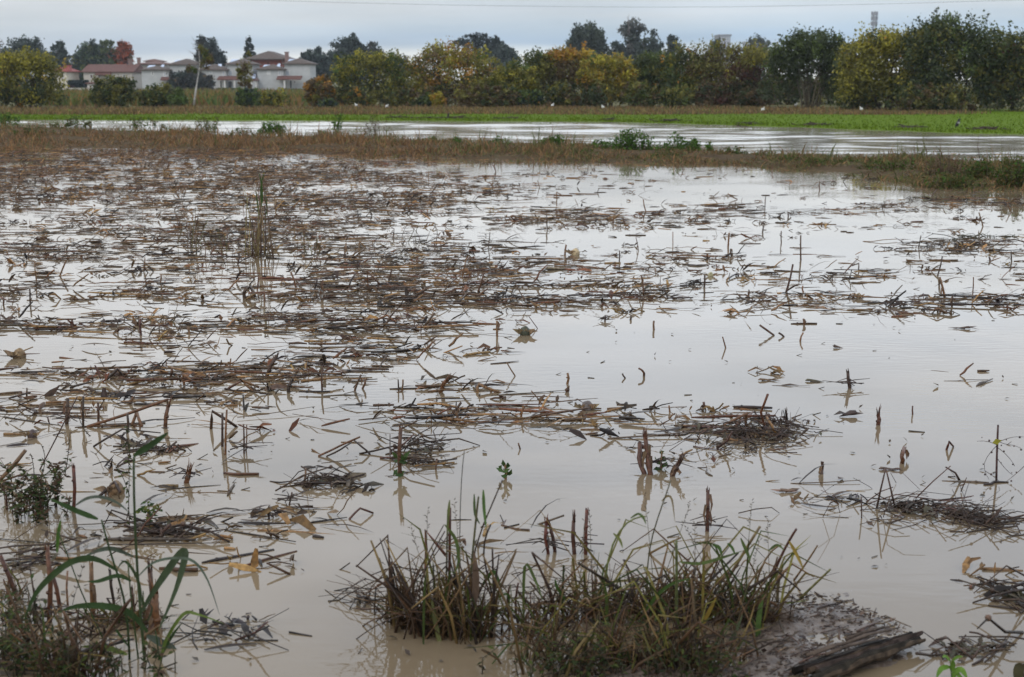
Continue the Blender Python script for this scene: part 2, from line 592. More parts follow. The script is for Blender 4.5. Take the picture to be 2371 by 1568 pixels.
# brown grass on the river bank
pts, hh, cc = [], [], []
while len(pts) < 66000:
    px, t = rs.uniform(-700, 3050), rs.uniform(-0.14, 1.0)
    yn, yf = lerp_curve(BANK_NEAR, px), lerp_curve(BANK_FAR, px)
    p = G(px, yn + (yf - yn) * t)
    d = noise.noise((p.x * .45, p.y * .45, 7)) + 0.5 * noise.noise((p.x * 1.6, p.y * 1.6, 2))
    if d < -0.55 + 0.5 * (t < 0.06):
        continue
    z = bank_h(t, p.x, p.y)
    pts.append((p.x, p.y, max(z - .02, -.03)))
    left = px < 1000
    right = px > 1750
    hh.append((0.27 if left else 0.21) * max(.16, 0.5 + 1.25 * d) * rs.uniform(.25, 1.3) * (0.55 + 0.6 * min(max(t, 0) * 2, 1)))
    if rs.uniform() < .05:
        hh[-1] *= 2.1
    g = rs.uniform()
    if g < ((0.14 + .3 * (t > .75)) if left else 0.36 if not right else 0.5):
        c = (.075, .085, .02)
    elif g < 0.6:
        c = (.165, .085, .034)
    elif g < .8:
        c = (.21, .12, .05)
    else:
        c = (.10, .058, .03)
    cc.append(np.array(c) * rs.uniform(.6, 1.3))
P = np.array(pts); n = len(P)
V, T, C = blade_arrays(P, np.maximum(np.array(hh), .03), rs.normal(0, .17, n), rs.normal(0, .1, n), rs.uniform(.012, .034, n), np.array(cc), rs)
tag(np_obj('bank_grass', V, T, C, M_DRY), 'low brown and green grass covering the bank between flood and river', 'bank grass', kind='stuff')

# ------------------------------------------------------------------ trees and bushes
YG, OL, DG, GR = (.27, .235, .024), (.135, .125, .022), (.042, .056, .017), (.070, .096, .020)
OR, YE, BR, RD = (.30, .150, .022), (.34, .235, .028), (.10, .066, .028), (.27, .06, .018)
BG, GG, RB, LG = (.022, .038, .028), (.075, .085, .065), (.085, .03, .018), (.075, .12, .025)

DENSE = 3.3
def crown_arrays(blobs, n, size, pal, rs, clump=0.3, shell=0.62, shoots=0, shoot_len=1.0, pal2=None):
    """leaf-sized faces gathered in clumps through the volume of several ellipsoids"""
    vol = np.array([b[3] * b[4] * b[5] for b in blobs]) ** 0.75
    Cs, cc = [], []
    ncl = max(int(n / 26), 10)
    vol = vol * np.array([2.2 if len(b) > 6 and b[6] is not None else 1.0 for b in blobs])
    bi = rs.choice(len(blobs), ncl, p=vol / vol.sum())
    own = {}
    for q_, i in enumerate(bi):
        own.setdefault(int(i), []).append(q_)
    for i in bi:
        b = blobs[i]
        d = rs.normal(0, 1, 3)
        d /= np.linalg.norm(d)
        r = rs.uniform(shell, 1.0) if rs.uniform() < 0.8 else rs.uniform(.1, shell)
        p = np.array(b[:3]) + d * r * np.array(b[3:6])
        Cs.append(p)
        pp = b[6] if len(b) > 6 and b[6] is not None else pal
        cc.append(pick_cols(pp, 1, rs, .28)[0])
    Cs, cc = np.array(Cs), np.array(cc)
    n = int(n * DENSE)
    k = rs.randint(0, ncl, n)
    rad = clump * 1.15 * np.mean([min(b[3], b[5]) for b in blobs])
    P = Cs[k] + rs.normal(0, 1, (n, 3)) * rad * 0.55
    C = cc[k] * rs.uniform(.8, 1.22, (n, 1))
    m = n // 3                                   # inner leaves that close the crown
    bi = rs.choice(len(blobs), m, p=vol / vol.sum())
    bb = np.array([b[:6] for b in blobs])[bi]
    d = rs.normal(0, 1, (m, 3)); d /= np.linalg.norm(d, axis=1)[:, None]
    P[:m] = bb[:, :3] + d * rs.uniform(0, 1, (m, 1)) ** .5 * bb[:, 3:6] * .93
    pick = np.array([own[int(i)][rs.randint(len(own[int(i)]))] if int(i) in own else rs.randint(ncl) for i in bi])
    C[:m] = cc[pick] * rs.uniform(.8, 1.22, (m, 1))
    if shoots:
        SP, SCc = [], []
        for _ in range(shoots):
            b = blobs[rs.randint(len(blobs))]
            a, q = rs.uniform(0, 2 * math.pi), rs.uniform(0, .85) ** .5
            x, y = b[0] + math.cos(a) * q * b[3], b[1] + math.sin(a) * q * b[4]
            z = b[2] + b[5] * math.sqrt(max(1 - q * q, .05)) * 0.93
            L = shoot_len * rs.uniform(.35, 1.15)
            m = int(16 * L / max(shoot_len, .1)) + 5
            t = rs.uniform(-.3, 1, m)
            lean = rs.normal(0, .12, 2)
            SP.append(np.stack([x + lean[0] * t * L + rs.normal(0, size * .45, m), y + lean[1] * t * L + rs.normal(0, size * .45, m), z + t * L], 1))
            SCc.append(np.repeat(pick_cols(pal2 or pal, 1, rs, .25), m, 0) * rs.uniform(.8, 1.25, (m, 1)))
        P = np.concatenate([P] + SP)
        C = np.concatenate([C] + SCc)
    P[:, 2] = np.maximum(P[:, 2], 0.08)
    n = len(P)
    u = rs.normal(0, 1, (n, 3)); u /= np.linalg.norm(u, axis=1)[:, None]
    w = rs.normal(0, 1, (n, 3)); w -= u * (u * w).sum(1)[:, None]; w /= np.linalg.norm(w, axis=1)[:, None]
    s = size * rs.uniform(.6, 1.35, (n, 1))
    V = np.stack([P - u * s * .6, P + w * s * .38, P + u * s * .6, P - w * s * .38], 1).reshape(-1, 3)
    o = (np.arange(n) * 4)[:, None]
    T = np.concatenate([o + np.array([[0, 1, 2]]), o + np.array([[0, 2, 3]])])
    return V, T, np.repeat(C, 4, 0)

tree_no = [100]
def tree(name, label, cat, px, top, hw, Y, pal, group, base=None, n=2600, leaf=.17, blobs=None, stems=4, trunk_col=(.06, .045, .035), clump=.3,
         shell=.62, shoots=0, shoot_len=.8, pal2=None, low=0.1, gap=0.0, stem_r=None, tall=0.75):
    """a tree or bush standing at depth Y; px, top, hw are its middle, top and half width as the photograph shows them"""
    tree_no[0] += 1
    rs = np.random.RandomState(tree_no[0])
    s = F / Y
    c0 = at(px, 400, Y).x
    ztop = at(px, top, Y).z
    zb = 0.05
    H = ztop - zb
    if group == ROW and n > 2000:
        hw, leaf = hw * 1.14, leaf * .9
    r = hw / s
    root = thing(name, label, cat, (c0, Y, zb), group)
    if blobs is None:
        bl = [(0, .5 + low / 2, .92, .5 - low / 2 + .02)]
        k = 7
        for i in range(k):
            bl.append((rs.uniform(-.5, .5), rs.uniform(.3 + low * .5, .8), rs.uniform(.32, .55), rs.uniform(.16, .3)))
    else:
        bl = blobs
    if group == ROW and n > 2000:
        bl = list(bl) + [(-.62, .62, .42, .27), (.62, .6, .42, .27), (-.6, .3, .45, .3), (.6, .3, .45, .3), (-.2, .8, .45, .18), (.3, .78, .45, .19)]
    B = []
    for b in bl:    # (offset in half widths, height fraction, width fraction, height half-extent fraction[, palette])
        B.append((c0 + b[0] * r, Y + rs.uniform(-.35, .35) * r * b[2], zb + b[1] * H, b[2] * r, min(b[2] * r, 3.0 + .3 * r) * .9, b[3] * H, b[4] if len(b) > 4 else None))
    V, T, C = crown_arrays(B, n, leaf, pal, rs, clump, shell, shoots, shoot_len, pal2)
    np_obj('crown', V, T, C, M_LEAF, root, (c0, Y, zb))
    mb = MB()
    rr = random.Random(tree_no[0])
    for i in range(stems):
        a = rr.uniform(0, 2 * math.pi)
        q = (0 if stems == 1 else rr.uniform(.02, .25)) * r
        x, y = c0 + math.cos(a) * q, Y + math.sin(a) * q * .6
        ex, ey = c0 + math.cos(a) * r * (.1 if stems == 1 else rr.uniform(.25, .7)), Y + math.sin(a) * r * .3
        R0 = (stem_r or max(.035, H * .013 * (2.2 if stems == 1 else 1)))
        hh = zb + H * tall * rr.uniform(.85, 1.1)
        pts = [Vector((x, y, zb - .05)).lerp(Vector((ex, ey, hh)), t) + Vector((rr.uniform(-.06, .06), rr.uniform(-.06, .06), 0)) * H * .12 * math.sin(3 * t) for t in (0, .2, .4, .6, .8, 1)]
        mb.tube(pts, [R0 * 1.2, R0, R0 * .85, R0 * .65, R0 * .45, R0 * .2], jit(trunk_col, .2, rr), 6)
        for t in (.4, .55, .7, .85):
            k = pts[0].lerp(pts[-1], t)
            e = k + Vector((rr.uniform(-.5, .5) * r, rr.uniform(-.3, .3) * r, H * rr.uniform(.08, .2)))
            mb.tube([k, k.lerp(e, .5) + Vector((0, 0, -.02 * H)), e], [R0 * .45, R0 * .3, R0 * .1], jit(trunk_col, .2, rr), 4)
    mb.build('trunk', M_BARK, root)
    return root

ROW = 'trees of the hedgerow beyond the brown crop'
FARG = 'distant trees behind the hedgerow and houses'
BUSH = 'bushes at the edge of the crop'
YR = 108
# near row, left to right
tree('bushy_tree', 'broad olive bushy tree at the left end of the brown crop', 'tree', 62, 118, 88, 101, [(OL, 4), (YG, 2), (DG, 3), (OR, .4)], ROW, n=4200, low=-.15,
     blobs=[(0, .5, .95, .5), (-.5, .7, .6, .28, [(YG, 3), (YE, 1), (OL, 2)]), (.1, .8, .6, .22, [(YG, 4), (OL, 2)]), (.6, .72, .42, .25, [(YG, 3), (OL, 2)]), (-.3, .3, .8, .3, [(DG, 4), (OL, 2), (OR, .4)]), (.5, .3, .5, .28, [(DG, 3), (OL, 2), (BR, 1)])], shoots=26, shoot_len=.5, pal2=[(YG, 3), (YE, .6)])
tree('round_bush', 'low rounded dark olive bush in front of the red roofed farmhouse', 'bush', 272, 170, 64, 104, [(DG, 4), (OL, 3)], BUSH, n=2600, low=-.2, stems=5)
tree('round_bush', 'smaller dark bush touching the right side of the rounded olive bush', 'bush', 375, 190, 56, 105, [(DG, 4), (OL, 3), (GR, 1)], BUSH, n=2000, low=-.2, stems=5)
tree('leafy_bush', 'small bright green pointed bush left of the white trunk', 'bush', 420, 202, 28, 104, [(LG, 2), (GR, 3)], BUSH, n=900, low=-.2, leaf=.14,
     blobs=[(0, .35, .9, .36), (.1, .7, .45, .3)])
tree('leafy_bush', 'green bush standing in the rough grass below the brick house', 'bush', 580, 202, 34, 105, [(GR, 3), (BG, 2), (LG, 1)], BUSH, n=1100, low=-.2, leaf=.14)
tree('leafy_bush', 'loose yellowish bush right of the green bush below the houses', 'bush', 640, 212, 40, 106, [(OL, 3), (YG, 2), (GR, 2)], BUSH, n=800, low=-.2, leaf=.13, shoots=5, shoot_len=.5)
tree('autumn_bush', 'rusty orange bush beside the end wall of the pale houses', 'bush', 745, 178, 46, 107, [(BR, 3), (OR, 1.4), (OL, 2)], BUSH, n=1700, low=-.1, shoots=8, shoot_len=.4)
tree('leafy_bush', 'low dark green bush at the foot of the rusty orange bush', 'bush', 760, 224, 30, 103, [(GR, 3), (BG, 3)], BUSH, n=700, low=-.2, leaf=.13)
tree('hedgerow_tree', 'yellow green round tree nearest the pale houses', 'tree', 865, 116, 88, YR, [(OL, 4), (YG, 2.5), (GR, 2), (DG, 2)], ROW, n=4600, low=-.12,
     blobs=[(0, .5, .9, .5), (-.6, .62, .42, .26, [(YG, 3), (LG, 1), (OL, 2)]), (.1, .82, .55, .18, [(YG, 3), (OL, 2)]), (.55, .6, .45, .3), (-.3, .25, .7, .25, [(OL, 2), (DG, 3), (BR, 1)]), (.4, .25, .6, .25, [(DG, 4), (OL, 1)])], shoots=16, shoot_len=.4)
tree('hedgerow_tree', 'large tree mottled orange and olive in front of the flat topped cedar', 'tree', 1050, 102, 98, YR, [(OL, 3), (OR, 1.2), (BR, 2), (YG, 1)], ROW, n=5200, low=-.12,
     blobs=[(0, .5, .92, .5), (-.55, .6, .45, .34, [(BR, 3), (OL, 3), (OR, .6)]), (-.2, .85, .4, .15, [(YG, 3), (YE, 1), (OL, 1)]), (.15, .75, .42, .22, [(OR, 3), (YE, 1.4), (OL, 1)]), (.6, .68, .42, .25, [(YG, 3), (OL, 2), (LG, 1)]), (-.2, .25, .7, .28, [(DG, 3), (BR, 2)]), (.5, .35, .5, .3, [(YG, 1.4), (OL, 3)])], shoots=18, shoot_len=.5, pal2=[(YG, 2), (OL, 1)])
tree('hedgerow_tree', 'low yellow green tree right of the orange mottled tree', 'tree', 1190, 148, 62, 106, [(OL, 4), (YG, 2), (GR, 2)], ROW, n=2600, low=-.15)
tree('hedgerow_tree', 'olive tree with bright green tip in the middle of the hedgerow', 'tree', 1240, 116, 68, YR, [(OL, 4), (YG, 1.5), (GR, 2), (DG, 2)], ROW, n=3400, low=-.12, shoots=12, shoot_len=.5, pal2=[(YG, 2), (LG, 1)])
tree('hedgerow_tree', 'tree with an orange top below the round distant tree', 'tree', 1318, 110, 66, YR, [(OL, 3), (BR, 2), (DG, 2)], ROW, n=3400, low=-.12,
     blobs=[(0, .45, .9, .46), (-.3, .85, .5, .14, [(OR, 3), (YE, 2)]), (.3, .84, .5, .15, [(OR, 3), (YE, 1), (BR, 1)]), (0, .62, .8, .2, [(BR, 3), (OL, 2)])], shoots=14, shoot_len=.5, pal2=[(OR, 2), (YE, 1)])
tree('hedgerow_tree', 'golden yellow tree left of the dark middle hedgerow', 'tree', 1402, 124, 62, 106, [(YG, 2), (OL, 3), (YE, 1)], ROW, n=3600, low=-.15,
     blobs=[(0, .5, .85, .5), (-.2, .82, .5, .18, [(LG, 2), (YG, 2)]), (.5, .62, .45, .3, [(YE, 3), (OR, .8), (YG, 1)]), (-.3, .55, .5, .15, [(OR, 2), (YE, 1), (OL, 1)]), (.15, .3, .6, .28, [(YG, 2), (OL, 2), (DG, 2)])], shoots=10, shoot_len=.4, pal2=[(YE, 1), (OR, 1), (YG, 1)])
tree('hedgerow_tree', 'dark green tree with a few orange leaves right of the golden tree', 'tree', 1500, 120, 66, YR, [(DG, 3), (GR, 3), (OL, 2)], ROW, n=3600, low=-.12, shoots=12, shoot_len=.5)
tree('hedgerow_tree', 'green tree tipped with orange below the small columnar tree', 'tree', 1580, 112, 58, 107, [(GR, 3), (OL, 3), (DG, 2), (OR, .5)], ROW, n=3200, low=-.12, shoots=14, shoot_len=.6, pal2=[(YG, 2), (OR, 1)])
tree('hedgerow_tree', 'brownish see-through tree with many upright tips left of the dark trunks', 'tree', 1672, 100, 74, 106, [(OL, 3), (BR, 3), (GR, 1)], ROW, n=3000, low=0, shoots=30, shoot_len=.8, pal2=[(YG, 2), (OL, 3)], leaf=.15)
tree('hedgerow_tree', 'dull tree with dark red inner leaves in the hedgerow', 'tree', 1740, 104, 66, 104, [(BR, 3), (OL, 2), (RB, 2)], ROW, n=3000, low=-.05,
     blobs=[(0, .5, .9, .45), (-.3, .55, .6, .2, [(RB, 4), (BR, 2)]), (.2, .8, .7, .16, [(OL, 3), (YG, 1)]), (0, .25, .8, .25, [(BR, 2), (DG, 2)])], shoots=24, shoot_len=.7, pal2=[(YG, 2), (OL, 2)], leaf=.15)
tree('hedgerow_tree', 'tall dark green tree standing on several bare trunks', 'tree', 1868, 70, 92, 98, [(DG, 5), (GR, 2)], ROW, n=5200, low=.42, stems=11, stem_r=.06,
     blobs=[(0, .7, .9, .28), (-.5, .6, .5, .24), (.5, .62, .5, .3), (0, .85, .7, .14), (.6, .4, .45, .22), (.75, .2, .3, .2)], shoots=30, shoot_len=.5, trunk_col=(.09, .075, .05))
tree('hedgerow_tree', 'broad golden olive tree left of the tallest dark tree', 'tree', 2040, 62, 100, 92, [(OL, 4), (YG, 1.6), (DG, 1), (OR, .25)], ROW, n=5600, low=-.05,
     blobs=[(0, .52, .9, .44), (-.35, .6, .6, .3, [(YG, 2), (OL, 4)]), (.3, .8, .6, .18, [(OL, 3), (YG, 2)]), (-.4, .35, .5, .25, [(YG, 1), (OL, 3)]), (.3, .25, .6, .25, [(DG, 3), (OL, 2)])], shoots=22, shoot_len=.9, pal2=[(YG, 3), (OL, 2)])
tree('hedgerow_tree', 'tallest dark green tree with upright shoots along its top', 'tree', 2200, 44, 112, 90, [(DG, 5), (OL, 2), (GR, 1)], ROW, n=6800, low=-.1, shoots=44, shoot_len=.8, pal2=[(DG, 3), (GR, 2)], clump=.26)
tree('hedgerow_tree', 'dark thinner topped tree at the right end of the hedgerow', 'tree', 2350, 66, 86, 90, [(DG, 4), (OL, 2), (RB, .4)], ROW, n=5000, low=-.1, shoots=36, shoot_len=.9, pal2=[(DG, 3), (OL, 1)])
tree('hedgerow_tree', 'dark bush filling the foot of the tallest trees', 'tree', 2150, 190, 90, 88.5, [(DG, 3), (OL, 2), (BR, 2)], ROW, n=2600, low=-.2, leaf=.15)
# undergrowth bushes along the foot of the row
for i, (px, top, hw, pal, lab) in enumerate([
        (835, 205, 42, [(OL, 3), (DG, 2), (OR, .6)], 'dull olive bush at the foot of the first round tree'),
        (930, 208, 45, [(DG, 3), (OL, 2), (BR, 1)], 'dark bush in the gap between the first two round trees'),
        (1012, 214, 22, [(YG, 2), (OR, 1), (YE, 1)], 'small golden sapling at the foot of the orange tree'),
        (985, 222, 26, [(GR, 3), (BG, 2)], 'low green bush left of the golden sapling'),
        (1090, 196, 52, [(BR, 3), (OL, 3)], 'brown bush below the mottled orange tree'),
        (1160, 196, 52, [(BR, 3), (DG, 2), (OL, 1)], 'dark brown bush below the low yellow green tree'),
        (1225, 208, 40, [(GR, 3), (BG, 2), (OR, .3)], 'green bush at the foot of the middle hedgerow'),
        (1300, 194, 52, [(BR, 2), (DG, 3), (OL, 2)], 'dark bush below the orange topped tree'),
        (1370, 200, 40, [(DG, 3), (BR, 2)], 'dim bush left of the golden tree foot'),
        (1480, 190, 50, [(GR, 2), (OL, 3), (BR, 1)], 'leafy bush right of the golden tree foot'),
        (1560, 196, 50, [(DG, 2), (GR, 2), (OL, 2)], 'green bush below the orange tipped tree'),
        (1650, 188, 56, [(BR, 3), (RB, 1), (DG, 2)], 'reddish brown bush below the see-through tree'),
        (1735, 196, 46, [(BR, 3), (DG, 2)], 'dark brown bush left of the bare trunks'),
        (1985, 205, 50, [(DG, 4), (BR, 1)], 'dark bush right of the bare trunks')]):
    tree('undergrowth_bush', lab, 'bush', px, top, hw, 103.5 if px < 1800 else 93, pal, 'undergrowth bushes along the hedgerow', n=1500, low=-.2, leaf=.15, stems=3, shoots=6, shoot_len=.35)

for px, top, hw, Yk, lab in ((1800, 168, 60, 116, 'dim bush seen between the bare trunks, left'), (1880, 172, 66, 117, 'dim bush seen between the bare trunks, middle'), (1960, 160, 60, 116, 'dim bush seen between the bare trunks, right'),
                             (2110, 150, 60, 104, 'dark growth behind the golden olive and the tallest tree'), (2285, 130, 60, 102, 'dark growth behind the two last trees'), (1700, 176, 60, 116, 'dim growth behind the see-through tree')):
    tree('undergrowth_bush', lab, 'bush', px, top, hw, Yk, [(DG, 3), (BR, 2), (OL, 1)], 'undergrowth bushes along the hedgerow', n=1500, low=-.2, leaf=.16, stems=3, shoots=6, shoot_len=.4)

# distant trees
FB, FBG = (.030, .045, .034), (.045, .060, .048)
def far(name, label, px, top, hw, Y, pal, n=1500, leaf=.5, **k):
    return tree(name, label, 'tree', px, top, hw * 1.16, Y, pal, FARG, n=int(n * 1.3), leaf=leaf, **k)
far('distant_tree', 'broad grey green tree behind the olive tree at far left', 75, 90, 55, 316, [(FBG, 3), (FB, 2)], n=1800, stems=1, blobs=[(0, .6, .95, .34), (.1, .85, .5, .15), (-.6, .6, .4, .25), (.7, .55, .4, .25)])
far('distant_tree', 'slim grey green tree between the broad grey tree and the green one', 152, 94, 24, 316, [(FBG, 3), (FB, 3)], n=900, stems=1)
far('distant_tree', 'tall fresh green tree left of the red autumn tree', 222, 92, 36, 316, [((.05, .085, .03), 3), (FB, 2), ((.09, .1, .03), 1)], n=1600, stems=1)
far('distant_tree', 'yellow green tree crown just left of the red autumn tree', 262, 96, 24, 316, [((.08, .1, .03), 3), (FBG, 2)], n=900, stems=1)
far('distant_tree', 'dull olive tree behind the left end of the red farmhouse roof', 192, 125, 30, 316, [(OL, 2), (FBG, 3)], n=900, stems=1)
far('autumn_tree', 'red orange autumn tree above the farmhouse roof', 286, 104, 31, 316, [((.30, .07, .025), 4), ((.2, .06, .025), 2), ((.12, .06, .03), 1)], n=1300, stems=1, leaf=.45)
far('distant_conifer', 'small dark pointed tree right of the red autumn tree', 313, 121, 13, 316, [(BR, 2), (FB, 3)], n=500, stems=1, leaf=.4, blobs=[(0, .4, .9, .38), (0, .7, .5, .3)])
far('dark_evergreen', 'dark dome shaped evergreen behind the pale houses', 494, 83, 31, 320, [(FB, 4), ((.02, .03, .025), 3)], n=2400, stems=1, clump=.22, blobs=[(0, .4, 1, .4), (0, .68, .8, .31), (.2, .5, .9, .3)])
far('dark_bush', 'dark purplish round bush in front of the middle pale house', 447, 160, 52, 255, [((.035, .035, .03), 3), (BR, 1), (FB, 2)], n=1700, leaf=.42, low=-.2, blobs=[(0, .4, .9, .42), (-.25, .65, .5, .3), (.5, .35, .5, .35)])
far('dark_evergreen', 'dark spreading evergreen beside the end gable of the pale houses', 735, 110, 38, 320, [(FB, 4), (BG, 2)], n=1900, stems=1, clump=.2)
far('dark_evergreen', 'tall rounded dark tree behind the yellow green tree', 802, 76, 34, 330, [(FB, 3), (FBG, 2)], n=1800, stems=1, clump=.24)
far('dark_evergreen', 'dark narrow crown right of the tall rounded dark tree', 836, 84, 22, 330, [(FB, 4)], n=900, stems=1, blobs=[(0, .45, .9, .4), (-.1, .8, .3, .2), (.1, .6, .6, .2)])
far('distant_tree', 'dusky brown crown sloping down right of the dark evergreens', 866, 92, 34, 330, [((.055, .05, .04), 3), (FB, 2)], n=1300, stems=1)
far('dark_evergreen', 'low dark mass joining the evergreens behind the houses', 770, 118, 60, 335, [(FB, 4), (BG, 2)], n=1900, stems=2)
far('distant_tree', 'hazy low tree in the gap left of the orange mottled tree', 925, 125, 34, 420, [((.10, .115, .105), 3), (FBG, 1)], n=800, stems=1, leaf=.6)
far('distant_tree', 'dark rounded tree right below the flat topped cedar', 1165, 112, 40, 330, [(FB, 3), (FBG, 2)], n=1300, stems=1)
far('distant_tree', 'big round green tree standing clear against the sky', 1356, 54, 46, 300, [((.045, .058, .036), 3), (FB, 2)], n=2600, stems=1, clump=.26, blobs=[(0, .55, 1, .42), (0, .8, .7, .2), (-.5, .55, .5, .25), (.5, .5, .5, .3)])
far('half_bare_tree', 'tall grey half bare tree, its top the highest of the middle', 1460, 42, 30, 310, [((.095, .095, .08), 3), (FBG, 2)], n=900, stems=3, stem_r=.2, tall=.95, trunk_col=(.16, .14, .13), blobs=[(0, .86, .75, .13), (0, .7, .6, .12), (.1, .5, .9, .2)])
far('half_bare_tree', 'greyish tree on the left shoulder of the half bare tree', 1425, 88, 22, 308, [(FBG, 3), ((.09, .09, .075), 2)], n=500, stems=2, stem_r=.15, trunk_col=(.16, .14, .13))
far('distant_tree', 'greyish green tree on the right shoulder of the half bare tree', 1498, 70, 32, 305, [(FBG, 3), ((.06, .075, .045), 2)], n=1300, stems=1)
far('columnar_tree', 'small columnar tree against the sky right of the half bare tree', 1550, 78, 15, 320, [(FB, 2), (FBG, 2)], n=700, stems=1, leaf=.42, blobs=[(0, .5, .9, .42), (0, .8, .8, .18)])
far('distant_tree', 'dark tree left of the grey tower block', 1650, 84, 20, 330, [(FB, 2), (FBG, 2)], n=700, stems=1)
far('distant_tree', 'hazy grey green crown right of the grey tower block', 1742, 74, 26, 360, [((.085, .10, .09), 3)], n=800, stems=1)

# sparse tall spruce and flat cedar: built of tiers
def tiered(name, label, px, top, Y, tiers, col, base_z=0.05):
    c0 = at(px, 300, Y)
    ztop = at(px, top, Y).z
    root = thing(name, label, 'tree', (c0.x, Y, base_z), FARG)
    mb = MB()
    mb.tube([(c0.x, Y, base_z - .1), (c0.x, Y, ztop * .6), (c0.x, Y, ztop)], [.35, .22, .03], (.05, .04, .035), 6)
    rs = np.random.RandomState(int(px))
    Vs, Ts, Cc, o = [], [], [], 0
    for dx, ty, hw, th, n in tiers:
        p = at(px + dx, ty, Y)
        w = hw * Y / F
        m = n
        x = rs.uniform(-1, 1, m)
        B = np.stack([p.x + x * w, Y + rs.normal(0, .5, m) * w * .6, p.z + rs.normal(0, .7, m) * th * Y / F - np.abs(x) ** 1.5 * th * Y / F * .4], 1)
        u = rs.normal(0, 1, (m, 3)) * np.array([1, 1, .35]); u /= np.linalg.norm(u, axis=1)[:, None]
        v = rs.normal(0, 1, (m, 3)) * np.array([1, 1, .35]); v -= u * (u * v).sum(1)[:, None]; v /= np.linalg.norm(v, axis=1)[:, None]
        s = .4 * rs.uniform(.6, 1.3, (m, 1))
        Vs.append(np.stack([B - u * s, B + v * s * .6, B + u * s, B - v * s * .6], 1).reshape(-1, 3))
        q = (np.arange(m) * 4)[:, None] + o
        Ts += [q + np.array([[0, 1, 2]]), q + np.array([[0, 2, 3]])]
        o += 4 * m
        Cc.append(np.repeat(np.array([col]) * rs.uniform(.6, 1.4, (m, 1)), 4, 0))
        mb.tube([(c0.x, Y, p.z - .3), (p.x - w * .8, Y, p.z)], [.12, .04], (.05, .04, .035), 4)
        mb.tube([(c0.x, Y, p.z - .3), (p.x + w * .8, Y, p.z)], [.12, .04], (.05, .04, .035), 4)
    mb.build('trunk', M_BARK, root)
    np_obj('crown', np.concatenate(Vs), np.concatenate(Ts), np.concatenate(Cc), M_LEAF, root, (c0.x, Y, base_z))
    return root
tiered('spruce_tree', 'thin sparse spruce left of the brick house roof', 577, 84, 315,
       [(0, 90, 3, 4, 30), (-1, 98, 6, 4, 50), (1, 106, 8, 4, 60), (-1, 114, 9, 4, 70), (2, 122, 11, 3, 70), (-2, 130, 10, 4, 80), (5, 128, 10, 2, 30), (0, 140, 12, 5, 120)], (.03, .045, .036))
tiered('cedar_tree', 'dark flat topped cedar with layered branches', 1105, 78, 340,
       [(-14, 83, 16, 2.5, 90), (6, 81, 17, 3, 110), (-40, 97, 17, 3.5, 120), (-18, 93, 24, 4, 170), (10, 91, 22, 4.5, 190), (28, 97, 20, 4, 130), (-4, 102, 40, 5, 330), (8, 112, 42, 7, 460), (10, 125, 40, 9, 560)], (.026, .04, .034))
tiered('cedar_tree', 'dark pointed cedar just right of the flat topped one', 1150, 82, 338,
       [(-2, 86, 2.5, 4, 30), (-2, 93, 9, 4, 90), (0, 100, 16, 5, 180), (2, 107, 24, 5, 240), (4, 115, 30, 6, 330), (8, 126, 34, 8, 420)], (.028, .042, .034))

# leaning birch with a white trunk and few leaves
Yb = 107
bt = thing('birch_tree', 'thin leaning birch with white trunk and nearly bare top', 'tree', at(449, 246, Yb), ROW)
mb = MB()
tp = [at(x, y, Yb) for x, y in ((449, 247), (451, 225), (455, 200), (459, 175), (463, 150), (461, 125), (458, 100))]
mb.tube(tp, [.085, .08, .07, .06, .05, .035, .012], (.34, .32, .29), 6)
mb.build('trunk', M_BARK, bt)
mb = MB()
for i in range(46):
    t = rnd.uniform(.45, 1)
    k = tp[3].lerp(tp[6], (t - .45) / .55) if t > .5 else tp[3]
    a = rnd.choice((-1, 1)) * rnd.uniform(.2, 1.1)
    L = rnd.uniform(.3, 1.1)
    e = k + Vector((a * L * .8, rnd.uniform(-.3, .3), L * rnd.uniform(.3, 1.0)))
    mb.tube([k, k.lerp(e, .5) + Vector((0, 0, .06)), e], [.014, .009, .004], (.10, .085, .075), 4)
mb.build('branch', M_BARK, bt)
rs = np.random.RandomState(5)
bl = []
for x, y, w, h in ((478, 128, 12, 18), (470, 150, 12, 14), (486, 140, 10, 12), (440, 160, 12, 12), (466, 110, 8, 8)):
    p = at(x, y, Yb); bl.append((p.x, Yb, p.z, w * Yb / F, .3, h * Yb / F))
V, T, C = crown_arrays(bl, 420, .13, [(OL, 3), (BR, 3), (GR, 1)], rs, .4)
np_obj('crown', V, T, C, M_LEAF, bt, bt.location)
# slender sapling with brown leaves before the brick house
tree('sapling', 'thin see-through sapling with brown leaves before the brick house', 'tree', 572, 128, 26, 112, [(BR, 3), (OL, 2)], ROW, n=420, low=.1, stems=2, stem_r=.04, leaf=.15, tall=.9, trunk_col=(.12, .10, .08))

# ------------------------------------------------------------------ buildings
WALL, ROOF_C, BRICK, RTILE = (.37, .37, .36), (.085, .064, .052), (.24, .068, .046), (.105, .047, .036)

def zat(py, Y):
    return at(CX, py, Y).z
def xat(px, Y):
    return at(px, 300, Y).x

